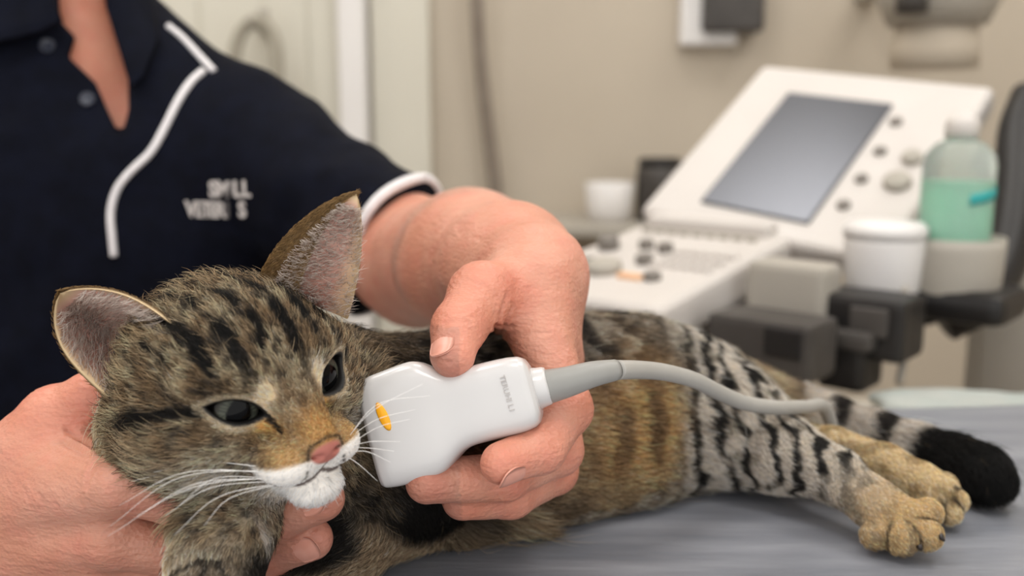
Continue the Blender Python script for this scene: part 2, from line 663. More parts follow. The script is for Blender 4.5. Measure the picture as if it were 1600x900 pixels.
# ------------------------------------------------------------------ tabby cat
cat = tag(empty('tabby_cat', tuple(P(760, 820, 0.5) * [1, 1, 0] + [0, 0, TZ])),
          'brown tabby cat lying on its side on the grey examination table', 'cat')
HC = P(374, 584, 0.405)
yaw, pit, rol = math.radians(41), math.radians(25), math.radians(21)


def headframe():
    f = np.array([math.sin(yaw) * math.cos(pit), -math.sin(pit), math.cos(yaw) * math.cos(pit)])
    r = np.array([math.cos(yaw), 0, -math.sin(yaw)])
    u = np.cross(f, r)
    out = []
    for v in (r, u, f):
        x, y = v[0] * math.cos(rol) - v[1] * math.sin(rol), v[0] * math.sin(rol) + v[1] * math.cos(rol)
        out.append(CAM_R * x + CAM_U * y - CAM_F * v[2])
    return np.stack(out, 1)


HM = headframe()


def H(x, y, z):
    return HC + HM @ np.array([x, y, z])


def HL(p):                            # world -> head space
    return (p - HC) @ HM


cs = Shape()
# torso, spine away from the camera
torso = [(PZ(650, .535, .050), .048), (PZ(770, .552, .050), .050), (PZ(890, .575, .0495), .049), (PZ(1000, .597, .047), .045),
         (PZ(1095, .622, .037), .034), (PZ(1185, .640, .025), .022), (PZ(1250, .645, .020), .017)]
cs.chain(torso, 0.03)
RUFF = P(262, 668, .430)
cs.ell(RUFF, (.029, .029, .028), k=0.02)
neck = [(P(385, 640, .425), .036), (P(500, 660, .462), .041), (P(600, 672, .500), .046)]
cs.chain(neck, 0.025)
belly = [(PZ(700, .515, .020), .018), (PZ(850, .548, .024), .024), (PZ(980, .572, .026), .025), (PZ(1090, .60, .026), .022)]
cs.chain(belly, 0.035)
# upper foreleg, its forearm on the table, and the other foreleg reaching to the camera
fl1 = [(P(578, 685, .480), .032), (P(615, 745, .485), .029), (PZ(655, .507, .024), .021)]
cs.chain(fl1, 0.02)
fl1b = [(PZ(650, .503, .020), .018), (PZ(545, .462, .018), .0155), (PZ(440, .440, .018), .0150), (PZ(385, .432, .019), .0155)]
cs.chain(fl1b, 0.012)
fl2 = [(P(480, 745, .450), .022), (P(412, 770, .420), .0170), (P(366, 805, .397), .0150), (P(344, 860, .386), .0160), (P(330, 908, .382), .0175)]
cs.chain(fl2, 0.012)
ptoe2 = [(290, 880, .374, .0078), (300, 915, .369, .0085), (336, 925, .368, .0085), (368, 908, .373, .008)]
for t in ptoe2:
    cs.rc(P(332, 890, .381), P(*t[:3]), .010, t[3], 0.003)
# hind leg nearest the camera
hl1 = [(PZ(1055, .600, .043), .037), (PZ(1140, .577, .038), .030), (PZ(1215, .552, .031), .0225), (PZ(1305, .525, .028), .0140), (PZ(1368, .506, .0195), .0122), (PZ(1402, .499, .0150), .0128)]
cs.chain(hl1[:3], 0.018)
cs.chain(hl1[2:], 0.006)
ptoe1 = [(1366, .4935, .0088, .0072), (1408, .4880, .0098, .0088), (1446, .4890, .0115, .0086), (1450, .496, .0195, .0074)]
for t in ptoe1:
    cs.rc(PZ(1398, .4965, .014), PZ(*t[:3]), .0085, t[3], 0.0022)
hl2 = [(PZ(1200, .585, .024), .018), (PZ(1300, .565, .030), .0110), (PZ(1385, .549, .026), .0102), (PZ(1440, .537, .019), .0108), (PZ(1464, .5305, .0150), .0120)]
cs.chain(hl2, 0.004)
ptoe3 = [(1458, .5245, .0085, .0062), (1482, .5235, .0085, .0070), (1492, .5275, .0130, .0070), (1478, .533, .0200, .0062)]
for t in ptoe3:
    cs.rc(PZ(1462, .5295, .014), PZ(*t[:3]), .0075, t[3], 0.002)
# tail
tl = [(PZ(1225, .642, .022), .0175), (PZ(1300, .632, .022), .0140), (PZ(1365, .616, .0195), .0130), (PZ(1430, .600, .0165), .0130), (PZ(1490, .580, .0155), .0135), (PZ(1530, .562, .0150), .0140), (PZ(1545, .552, .0140), .0128)]
cs.chain(tl, 0.012)

# head (head space: x to the cat's left, y up, z to the nose)
def hell(c, r, k=0.01, op='u'):
    cs.ell(H(*c), r, HM, k, op)


def hrc(a, b, r1, r2, k=0.01, op='u'):
    cs.rc(H(*a), H(*b), r1, r2, k, op)


hell((0, .003, -.010), (.0405, .0345, .044), 0.02)
for s in (-1, 1):
    hell((s * .025, -.014, .004), (.0225, .021, .027), 0.012)
    hrc((s * .017, .015, .033), (s * .027, .011, .025), .0075, .008, 0.010)       # brow
    hell((s * .0105, -.0210, .0470), (.0115, .0086, .0118), k=0.005)              # whisker pad
    hrc((s * .022, -.010, .030), (s * .030, -.014, .018), .010, .012, 0.010)      # cheekbone
hell((0, .010, .014), (.030, .027, .026), 0.012)
hrc((0, .006, .033), (0, -.0125, .0535), .0125, .0080, 0.009)                     # nose bridge
hell((0, -.0165, .0560), (.0065, .0050, .0050), k=0.004)                          # nose pad
hrc((0, -.026, .010), (0, -.030, .036), .022, .013, 0.012)                        # jaw
hell((0, -.0355, .0475), (.0112, .0075, .0105), k=0.003)                          # chin
# mouth line and philtrum
for s in (-1, 1):
    hrc((s * .0005, -.0268, .0600), (s * .0100, -.0298, .0550), .0017, .0015, 0.0016, 's')
    hrc((s * .0100, -.0298, .0550), (s * .0175, -.0288, .0430), .0015, .0010, 0.0016, 's')
    hrc((s * .0030, -.0175, .0618), (s * .0060, -.0170, .0585), .0011, .0009, 0.0012, 's')   # nostril
hrc((0, -.0195, .0620), (0, -.0268, .0600), .0009, .0009, 0.0014, 's')

# eyes: eyeball behind an almond opening cut through the lids
EYES = []
for s in (-1, 1):
    ec = np.array([s * .0190, .0010, .0285])
    ed = nrm(np.array([s * 0.36, 0.10, 1.0]))                # looking direction
    er = nrm(np.cross(np.array([0, 1.0, 0]), ed))
    ang = s * math.radians(20)                               # outer corner higher
    eu = np.cross(ed, er)
    er, eu = er * math.cos(ang) + eu * math.sin(ang), eu * math.cos(ang) - er * math.sin(ang)
    half = 0.0041 if s < 0 else 0.0063                       # left of the photo half closed
    EYES.append(dict(s=s, c=ec, d=ed, r=er, u=eu, hw=.0108, hh=half, rad=.0118))


def almond(l, e, grow=0.0):
    """signed distance to the extruded eye opening, head space points"""
    q = l - e['c']
    x, y, z = q @ e['r'], q @ e['u'], q @ e['d']
    hw, hh = e['hw'] + grow, e['hh'] + grow
    R = (hw * hw + hh * hh) / (2 * hh)
    a = np.sqrt(x * x + (y + (R - hh)) ** 2) - R
    b = np.sqrt(x * x + (y - (R - hh)) ** 2) - R
    return np.maximum(np.maximum(a, b), -z)


for e in EYES:
    cs.fn(lambda q, e=e: almond(HL(q), e), 0.0016, 's', H(*(e['c'] + e['d'] * .012)), .018)
cs.post.append(lambda p, d: np.maximum(d, TZ + 0.0012 - p[:, 2]))

HEADR = 0.064
lo, hi = cs.bounds()
v1, f1 = cs.mesh(0.0021)
# keep the coarse body outside the head, the fine head inside, overlapping by a few millimetres
hd = np.linalg.norm(v1 - H(0, -.004, .007), axis=1)
keep = hd[f1].min(1) > HEADR + 0.004
f1 = f1[keep]
v2, f2 = cs.mesh(0.0009, H(0, 0, 0) - .075, H(0, 0, 0) + .075)
hd2 = np.linalg.norm(v2 - H(0, -.004, .007), axis=1)
f2 = f2[hd2[f2].max(1) < HEADR + 0.008]


def compact(v, f):
    u, inv = np.unique(f, return_inverse=True)
    return v[u], inv.reshape(f.shape)


v1, f1 = compact(v1, f1)
v2, f2 = compact(v2, f2)
# shrink the rim of the coarse body a hair so the overlap does not flicker
CV = np.vstack([v1, v2])
CF = np.vstack([f1, f2 + len(v1)])
CN = cs.grad(CV)


def seg_d(l, a, b):
    a, b = np.asarray(a, float), np.asarray(b, float)
    ab = b - a
    t = np.clip((l - a) @ ab / (ab @ ab), 0, 1)
    return np.linalg.norm(l - a - t[:, None] * ab, axis=1), t


def chain_d(p, ch):
    """distance to a bone chain, running length in metres along it, direction"""
    best = np.full(len(p), 9.0)
    s = np.zeros(len(p))
    dr = np.zeros((len(p), 3))
    rr = np.zeros(len(p))
    run = 0.0
    for (a, r1), (b, r2) in zip(ch[:-1], ch[1:]):
        d, t = seg_d(p, a, b)
        L = np.linalg.norm(b - a)
        e = d - (r1 + (r2 - r1) * t)
        m = e < best
        best[m] = e[m]
        s[m] = run + t[m] * L
        dr[m] = nrm(b - a)
        run += L
    return best, s, dr


BLACK = srgb(14, 12, 11)
DARK = srgb(40, 34, 29)
BROWN = srgb(112, 90, 64)
GREYB = srgb(150, 138, 122)
LIGHT = srgb(196, 184, 166)
TAN = srgb(206, 172, 116)
CREAM = srgb(220, 200, 170)
WHITEF = srgb(244, 238, 230)


def blob(l, c, r):
    return np.exp(-(((l - np.array(c)) / np.array(r)) ** 2).sum(1))


LIPS = [(0, -.0262), (.0035, -.0284), (.0090, -.0298), (.0150, -.0292), (.0200, -.0262)]


def lip_d(l):
    """distance to the mouth line seen along the muzzle"""
    q = np.stack([np.abs(l[:, 0]), l[:, 1]], 1)
    best = seg_d(q, (0, -.0205), (0, -.0262))[0] + .0004
    for a, b in zip(LIPS[:-1], LIPS[1:]):
        best = np.minimum(best, seg_d(q, a, b)[0])
    return best + (l[:, 2] < .030) * .05


def head_color(l):
    """fur colour in head space"""
    n = len(l)
    x, y, z = l.T
    ax = np.abs(x)
    c = np.tile(srgb(150, 135, 111), (n, 1))
    t1 = fbm(l, 160, 3)
    c = lerp(c, np.tile(srgb(110, 87, 60), (n, 1)), sstep(.35, .65, t1) * .85)
    c = lerp(c, np.tile(DARK, (n, 1)), sstep(.50, .68, fbm(l, 330, 9)) * .75)
    # crown: long dark streaks running back from the brow
    wob = (fbm(l * [1, .5, .5], 90, 21) - .5) * .008
    st = np.cos((ax + wob) * 2 * math.pi / .0100 + 2.3)
    crown = sstep(.008, .020, y) * sstep(-.045, -.005, z + y * 0.2)
    brk = sstep(.32, .48, fbm(l * [1.6, .8, .8], 130, 31))
    c = lerp(c, np.tile(BLACK, (n, 1)), sstep(-.05, .6, st) * crown * brk * .95 * (ax < .034))
    # M mark on the brow: a bar over each inner eye and one down the middle
    for sgn in (-1, 1):
        for a, b, w in (((.0135, .010, .040), (.0165, .030, .026), .0022), ((.0045, .013, .042), (.005, .032, .028), .0014),
                        ((.024, .016, .033), (.027, .034, .014), .0018)):
            d, t = seg_d(l, (sgn * a[0], a[1], a[2]), (sgn * b[0], b[1], b[2]))
            c = lerp(c, np.tile(BLACK, (n, 1)), (1 - sstep(w, w * 2.3, d + wob * .25)) * .95)
    # pale flanks of the face below the eyes
    c = lerp(c, np.tile(LIGHT * .9, (n, 1)), blob(np.stack([ax, y, z], 1), (.030, -.024, .022), (.015, .010, .024)) * .95)
    a3 = np.stack([ax, y, z], 1)
    # dark cheek lines back from the outer eye corner
    for a, b, w in (((.0315, .004, .029), (.044, -.003, .006), .0021), ((.030, -.012, .032), (.043, -.016, .006), .0014),
                    ((.026, -.0165, .036), (.038, -.0225, .012), .0012), ((.044, -.002, .004), (.046, -.012, -.016), .0025)):
        d, t = seg_d(a3, a, b)
        c = lerp(c, np.tile(BLACK, (n, 1)), (1 - sstep(w, w * 2.2, d + np.abs(wob) * .2)) * .95)
    # nose bridge, tan with black freckles
    br = blob(a3, (0, -.010, .054), (.0078, .0095, .013))
    c = lerp(c, np.tile(srgb(180, 136, 82), (n, 1)), np.clip(br * 1.5, 0, .95))
    c = lerp(c, np.tile(srgb(190, 152, 102), (n, 1)), np.clip(blob(a3, (.013, -.0165, .053), (.007, .006, .010)) * 1.2, 0, .9))
    side = (1 - sstep(.0009, .0022, seg_d(a3, (.0070, -.004, .0495), (.0078, -.0155, .0560))[0])) * .65
    c = lerp(c, np.tile(DARK, (n, 1)), side)
    # pale spot at each inner brow, tan below the inner corner, pale rim round the eye
    for e in EYES:
        alm = almond(l, e)
        c = lerp(c, np.tile(srgb(214, 196, 166), (n, 1)), (1 - sstep(.0022, .0048, alm)) * (z > .015) * .5)
    c = lerp(c, np.tile(CREAM, (n, 1)), np.clip(blob(a3, (.0115, .0075, .0425), (.0042, .0055, .006)) * 1.3, 0, .95))
    c = lerp(c, np.tile(srgb(214, 164, 98), (n, 1)), np.clip(blob(a3, (.0125, -.0065, .042), (.0042, .0035, .006)) * 1.2, 0, .9))
    # white muzzle and chin
    mz = np.clip(sstep(-.0180, -.0205, y + .10 * (.046 - z)) * sstep(.034, .044, z) * (ax < .022), 0, 1)
    c = lerp(c, np.tile(WHITEF, (n, 1)), mz)
    c = lerp(c, np.tile(WHITEF, (n, 1)), np.clip(blob(a3, (0, -.037, .045), (.015, .010, .014)) * 1.6, 0, 1))
    # whisker-root dots
    for (wy, wz) in ((-.0195, 0), (-.0225, 0), (-.0252, 0)):
        for q in range(4):
            dd = seg_d(a3, (.0085 + q * .0031, wy, .058 - q * .0035), (.0090 + q * .0031, wy, .057 - q * .0035))[0]
            c = lerp(c, np.tile(DARK, (n, 1)), (1 - sstep(.0007, .0015, dd)) * .8)
    # black lid rims and tear mark
    for e in EYES:
        alm = almond(l, e)
        c = lerp(c, np.tile(BLACK, (n, 1)), (1 - sstep(.0010, .0020, alm)) * (z > .015))
    d, t = seg_d(a3, (.0115, -.0030, .0425), (.0092, -.0085, .0475))
    c = lerp(c, np.tile(BLACK, (n, 1)), (1 - sstep(.0010, .0022, d)) * .95)
    # mouth line
    c = lerp(c, np.tile(srgb(70, 52, 48), (n, 1)), (1 - sstep(.0006, .0014, lip_d(l))) * .92)
    # nose leather
    nz = (1 - sstep(.95, 1.25, np.sqrt(((a3 - [0, -.0168, .060]) ** 2 / np.array([.0062, .0042, .006]) ** 2).sum(1))))
    c = lerp(c, np.tile(srgb(182, 112, 100), (n, 1)), nz)
    rim = np.exp(-((np.sqrt(((a3 - [0, -.0160, .060]) ** 2 / np.array([.0068, .0048, .0065]) ** 2).sum(1)) - 1.12) / .12) ** 2) * (y > -.0175)
    c = lerp(c, np.tile(DARK, (n, 1)), rim * .8)
    return np.clip(c, 0, 1)


def body_color(p):
    n = len(p)
    X = lambda c: np.tile(c, (n, 1))
    dT, sT, _ = chain_d(p, torso)
    dN, sN, _ = chain_d(p, neck)
    dB, sB, _ = chain_d(p, belly)
    d1, s1, _ = chain_d(p, fl1)
    d1b, s1b, _ = chain_d(p, fl1b)
    d2, s2, _ = chain_d(p, fl2)
    h1, t1, _ = chain_d(p, hl1)
    h2, t2, _ = chain_d(p, hl2)
    dl, tlv, _ = chain_d(p, tl)
    hz = p[:, 2] - TZ
    wob = fbm(p, 38, 4) - .5
    n1 = fbm(p, 130, 12)
    # torso: grey-brown with broken dark bars
    c = lerp(X(srgb(92, 82, 70)), X(srgb(158, 148, 134)), sstep(.35, .7, n1))
    bar = np.cos((sT + wob * .035) * 2 * math.pi / .030)
    brk = sstep(.28, .48, fbm(p, 62, 41))
    c = lerp(c, X(srgb(26, 22, 20)), sstep(.0, .6, bar) * brk * .95 * sstep(.045, .075, hz))
    c = lerp(c, X(srgb(60, 52, 44)), sstep(.5, .75, fbm(p, 220, 44)) * .5)
    # golden lower flank, paler belly
    gp = PZ(985, .535, .052)
    gold = np.clip(1.35 * np.exp(-(((p - gp) / np.array([.029, .07, .030])) ** 2).sum(1)) + (wob - .1) * .5, 0, 1) * (dT < .03)
    low = sstep(.088, .055, hz + wob * .03) * (dT < .02)
    c = lerp(c, X(srgb(148, 126, 98)), low * .8)
    c = lerp(c, X(srgb(96, 78, 58)), sstep(.48, .66, fbm(p * [1, 1, .5], 75, 47)) * low * .65)
    c = lerp(c, X(srgb(204, 160, 106)), gold * .8)
    c = lerp(c, X(srgb(70, 56, 40)), sstep(.48, .64, fbm(p * [1.3, 1, .35], 80, 49)) * gold * .7)
    bl = sstep(.070, .042, hz + wob * .03) * sstep(.012, .0, np.minimum(dB, dT))
    c = lerp(c, X(srgb(222, 198, 168)), bl * .92)
    c = lerp(c, X(srgb(150, 122, 92)), sstep(.47, .68, fbm(p * [1, 1, .6], 85, 52)) * bl * .75)
    # neck and chest: dark
    nk = sstep(.006, -.004, dN - np.minimum(dT, .02)) 
    c = lerp(c, X(srgb(96, 82, 64)), nk * .7)
    c = lerp(c, X(srgb(30, 26, 22)), nk * sstep(.45, .6, fbm(p, 70, 61)) * .8)
    leg = sstep(.006, -.003, d1 - np.minimum(np.minimum(dT, dN), .02))
    c = lerp(c, X(srgb(30, 27, 24)), leg * .92)
    c = lerp(c, X(srgb(96, 84, 68)), leg * sstep(.55, .75, fbm(p, 120, 63)) * .7)
    lg = sstep(.004, -.002, d1b - np.minimum(np.minimum(dT, dN), np.minimum(d1, .02)))
    c = lerp(c, X(srgb(150, 130, 106)), lg * .9)
    # foreleg reaching forward: grey-brown with darker inner edge
    lg = sstep(.004, -.002, d2 - np.minimum(np.minimum(dT, dN), np.minimum(d1, .02)))
    c = lerp(c, lerp(X(srgb(122, 108, 90)), X(srgb(168, 154, 134)), sstep(.35, .65, n1)), lg)
    side = (p - P(352, 830, .39)) @ CAM_R
    c = lerp(c, X(srgb(22, 19, 17)), lg * sstep(.009, .016, side) * .95)
    c = lerp(c, X(srgb(40, 34, 30)), lg * sstep(.62, .74, fbm(p, 75, 66)) * .9)
    c = lerp(c, X(srgb(208, 186, 154)), lg * sstep(-.010, -.018, side) * .8)
    rf = np.exp(-((p - RUFF) ** 2).sum(1) / .034 ** 2) * 1.6
    c = lerp(c, lerp(X(srgb(150, 128, 98)), X(srgb(206, 186, 154)), sstep(.4, .65, fbm(p, 90, 81))), np.clip(rf, 0, 1))
    # hind leg: pale with black bars, tan towards the paw
    hl = sstep(.016, -.004, h1 - np.minimum(dT + .004, .02) + wob * .01)
    base = lerp(X(srgb(188, 178, 164)), X(srgb(200, 168, 120)), sstep(.112, .155, t1 + wob * .02))
    base = lerp(base, X(srgb(120, 108, 94)), sstep(.5, .7, n1) * .6)
    bar = np.cos((t1 + wob * .022 + (fbm(p, 110, 78) - .5) * .008) * 2 * math.pi / (.0195))
    tb = (p - PZ(1055, .565, .03)) @ nrm(CAM_R + .12 * CAM_U) + wob * .024 + (fbm(p, 110, 78) - .5) * .010
    bar = np.max([np.exp(-((tb - q_) / wd_) ** 2) for q_, wd_ in ((-.020, .0030), (-.004, .0036), (.011, .0040), (.025, .0034), (.035, .0026), (.049, .0034), (.060, .0026), (.071, .0032), (.082, .0024), (.092, .0020))], axis=0) * 1.6 - .4
    base = lerp(base, X(srgb(16, 14, 13)), sstep(.35, .75, bar + (n1 - .5) * .9) * sstep(.130, .110, t1) * sstep(.20, .38, fbm(p, 60, 72)) * .97)
    base = lerp(base, X(srgb(96, 74, 46)), sstep(.5, .66, fbm(p * [2, 1, 1], 120, 75)) * sstep(.13, .17, t1) * .55)
    c = lerp(c, base, hl)
    hb = sstep(.004, -.002, h2 - np.minimum(np.minimum(dT, h1), .02))
    b2 = lerp(X(srgb(206, 180, 138)), X(srgb(150, 122, 84)), sstep(.45, .68, n1) * .7)
    c = lerp(c, b2, hb)
    for ctr_, toes_, ff in ((PZ(1398, .4965, .014), ptoe1, PZ), (PZ(1462, .5295, .014), ptoe3, PZ), (P(332, 890, .381), ptoe2, P)):
        sd_ = [seg_d(p, ctr_, ff(*t_[:3])) for t_ in toes_]
        dd_ = np.stack([q_[0] for q_ in sd_], 1)
        tt2 = np.stack([q_[1] for q_ in sd_], 1)[np.arange(n), dd_.argmin(1)]
        ds = np.sort(dd_, axis=1)
        gap = (1 - sstep(.0004, .0016, ds[:, 1] - ds[:, 0])) * (ds[:, 0] < .013) * sstep(.45, .75, tt2)
        c = lerp(c, X(srgb(30, 22, 16)), gap * .85)
    # tail: banded grey, black end
    tt = sstep(.006, -.002, dl - np.minimum(np.minimum(dT, h2), np.minimum(h1, .02)))
    b3 = lerp(X(srgb(178, 168, 156)), X(srgb(44, 38, 34)), sstep(.1, .7, np.cos((tlv + wob * .02) * 2 * math.pi / .032)))
    b3 = lerp(b3, X(srgb(9, 8, 8)), sstep(.083, .095, tlv + wob * .01))
    c = lerp(c, b3, tt)
    return np.clip(c, 0, 1)


def headness(p):
    l = HL(p)
    dh = np.linalg.norm((l - [0, -.005, .010]) / [1, 1, 1.06], axis=1)
    return sstep(.069, .057, dh), l


def cat_color(p):
    w, l = headness(p)
    d2, s2, _ = chain_d(p, fl2[1:])
    w = w * np.maximum(sstep(-.002, .003, d2), sstep(.026, .034, l[:, 2]))
    return lerp(body_color(p), head_color(l), w)


M_HIDE = attr_mat('cat hide', 'pelt', 0.55, 0.35)
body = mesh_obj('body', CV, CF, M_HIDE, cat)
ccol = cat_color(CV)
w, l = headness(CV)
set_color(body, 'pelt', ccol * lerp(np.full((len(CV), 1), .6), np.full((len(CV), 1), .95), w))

# eyeballs
M_EYE = attr_mat('cat eye', 'iris', 0.08, 0.16)
for e in EYES:
    bm = bmesh.new()
    bmesh.ops.create_uvsphere(bm, u_segments=64, v_segments=48, radius=e['rad'])
    v = np.array([tuple(q.co) for q in bm.verts])
    fs = [[q.index for q in f.verts] for f in bm.faces]
    bm.free()
    Me = np.stack([e['r'], e['u'], e['d']], 1)
    gaze = nrm(np.array([0.10 if e['s'] < 0 else -.12, -0.10, 1.0]))
    u = nrm(v)
    ca = np.degrees(np.arccos(np.clip(u @ gaze, -1, 1)))
    pd = np.hypot((u[:, 0] - gaze[0]) / .42, (u[:, 1] - gaze[1]) / .56)
    th = np.arctan2(u[:, 1] - gaze[1], u[:, 0] - gaze[0])
    stri = .5 + .5 * np.sin(th * 40 + 3 * np.sin(th * 7))
    c = lerp(np.tile(srgb(52, 54, 48), (len(v), 1)), np.tile(srgb(92, 94, 82), (len(v), 1)), stri * .7)
    c = lerp(c, np.tile(srgb(50, 48, 42), (len(v), 1)), sstep(34, 42, ca))
    c = lerp(c, np.tile(srgb(12, 10, 10), (len(v), 1)), sstep(42, 48, ca))
    c = lerp(c, np.tile(srgb(4, 4, 5), (len(v), 1)), 1 - sstep(.92, 1.05, pd))
    W = HC + (e['c'] - e['d'] * .0030 + v @ Me.T) @ HM.T
    o = mesh_obj('eye', W, fs, M_EYE, cat)
    set_color(o, 'iris', c)
    o['label'] = 'grey-green eye with a wide dark pupil'

# ears: cupped shells between a front rim, a back rim and the tip
M_EAR = attr_mat('ear skin', 'pelt', 0.6, 0.3)
EARS = []


def make_ear(A, B, T, mid, tip_round, inner_sign):
    nu, nv = 24, 26
    A, B, T, mid = [np.asarray(q, float) for q in (A, B, T, mid)]
    v = np.zeros((nv + 1, nu + 1, 3))
    for j in range(nv + 1):
        t = j / nv
        s = t ** 0.9
        wdt = (1 - s ** tip_round) ** (1 / 1.25)            # width of the shell towards the rounded tip
        a = A + (T - A) * s
        b = B + (T - B) * s
        m = mid + (T - mid) * s
        a2, b2 = T + (A - T) * wdt, T + (B - T) * wdt
        ctr_l = (A + B) / 2 + (T - (A + B) / 2) * s
        ctr = mid + (T - mid) * s
        ha, hb = (A - (A + B) / 2) * wdt, (B - (A + B) / 2) * wdt
        bul = (mid - (A + B) / 2) * wdt * (1 - .25 * s)
        for i in range(nu + 1):
            q = -1 + 2 * i / nu
            side = ha if q < 0 else hb
            v[j, i] = ctr_l + side * abs(q) + bul * (1 - abs(q) ** 2.2)
    du = np.gradient(v, axis=1)
    dv = np.gradient(v, axis=0)
    nn = nrm(np.cross(du, dv)) * inner_sign                # towards the opening
    th = .0007 * (1 - .5 * np.linspace(0, 1, nv + 1))[:, None, None]
    inn, out = v + nn * th, v - nn * th
    N = (nv + 1) * (nu + 1)
    verts = np.vstack([inn.reshape(-1, 3), out.reshape(-1, 3)])
    f = []
    k = lambda j, i: j * (nu + 1) + i
    for j in range(nv):
        for i in range(nu):
            q = (k(j, i), k(j, i + 1), k(j + 1, i + 1), k(j + 1, i))
            f.append(q if inner_sign > 0 else q[::-1])
            q = tuple(N + z for z in q)
            f.append(q[::-1] if inner_sign > 0 else q)
    for j in range(nv):
        for i in (0, nu):
            f.append((k(j, i), k(j + 1, i), N + k(j + 1, i), N + k(j, i)))
    for i in range(nu):
        f.append((k(nv, i), k(nv, i + 1), N + k(nv, i + 1), N + k(nv, i)))
    o = mesh_obj('ear', verts, f, M_EAR, cat)
    U, Tt = np.meshgrid(np.linspace(-1, 1, nu + 1), np.linspace(0, 1, nv + 1))
    ci = lerp(np.tile(srgb(222, 178, 164), (N, 1)), np.tile(srgb(184, 132, 116), (N, 1)), sstep(.6, 0, Tt.ravel()))
    rim = sstep(.86, .97, np.maximum(np.abs(U), Tt * .99).ravel())
    ci = lerp(ci, np.tile(srgb(216, 190, 150), (N, 1)), rim)
    co = lerp(np.tile(srgb(112, 88, 58), (N, 1)), np.tile(srgb(120, 96, 66), (N, 1)), Tt.ravel())
    set_color(o, 'pelt', np.vstack([ci, co]))
    EARS.append(dict(v=v, n=nn, o=o))
    return o


def ear_root(px_, py_, out_):
    q = cs.march(px_, py_, .3, .5)
    return q - CAM_F * out_


e1 = make_ear(ear_root(292, 530, -.005), P(170, 622, .400), P(94, 458, .398), P(240, 560, .426), 3.4, -1)
e1['label'] = 'ear on the left of the photo, its pale inside facing out'
e2 = make_ear(ear_root(468, 455, .003), P(543, 498, .405), P(557, 303, .394), P(412, 440, .408), 2.2, 1)
e2['label'] = 'pointed upright ear seen edge-on'


# ---- fur
def sample(v, f, dens, nrmls=None):
    """points on quads, dens(p) hairs per square metre"""
    q = v[f]
    tri = np.concatenate([q[:, [0, 1, 2]], q[:, [0, 2, 3]]])
    cr = np.cross(tri[:, 1] - tri[:, 0], tri[:, 2] - tri[:, 0])
    A = np.linalg.norm(cr, axis=1) / 2
    ctr = tri.mean(1)
    ex = A * dens(ctr, nrm(cr))
    cnt = np.floor(ex + rng.random(len(ex))).astype(int)
    t = np.repeat(np.arange(len(tri)), cnt)
    r1, r2 = np.sqrt(rng.random(len(t))), rng.random(len(t))
    return tri[t, 0] * (1 - r1)[:, None] + tri[t, 1] * (r1 * (1 - r2))[:, None] + tri[t, 2] * (r1 * r2)[:, None]


def clump(tips, roots, cell, seed):
    g = np.floor((roots + (fbm(roots, 150, seed)[:, None] - .5) * cell) / cell).astype(np.int64)
    key = g[:, 0] * 73856093 ^ g[:, 1] * 19349663 ^ g[:, 2] * 83492791
    _, inv = np.unique(key, return_inverse=True)
    n = np.bincount(inv)
    out = np.stack([np.bincount(inv, tips[:, i]) / n for i in range(3)], 1)
    return out[inv]


M_FUR = bpy.data.materials.new('fur')
M_FUR.use_nodes = True
_nt = M_FUR.node_tree
_b = _nt.nodes['Principled BSDF']
_a = _nt.nodes.new('ShaderNodeAttribute')
_a.attribute_name = 'hair_color'
_nt.links.new(_a.outputs['Color'], _b.inputs['Base Color'])
_tr = _nt.nodes.new('ShaderNodeBsdfTranslucent')
_nt.links.new(_a.outputs['Color'], _tr.inputs['Color'])
_mx = _nt.nodes.new('ShaderNodeMixShader')
_mx.inputs[0].default_value = 0.45
_nt.links.new(_b.outputs[0], _mx.inputs[1])
_nt.links.new(_tr.outputs[0], _mx.inputs[2])
_nt.links.new(_mx.outputs[0], _nt.nodes['Material Output'].inputs['Surface'])
_b.inputs['Roughness'].default_value = 0.45
_b.inputs['Specular IOR Level'].default_value = 0.35


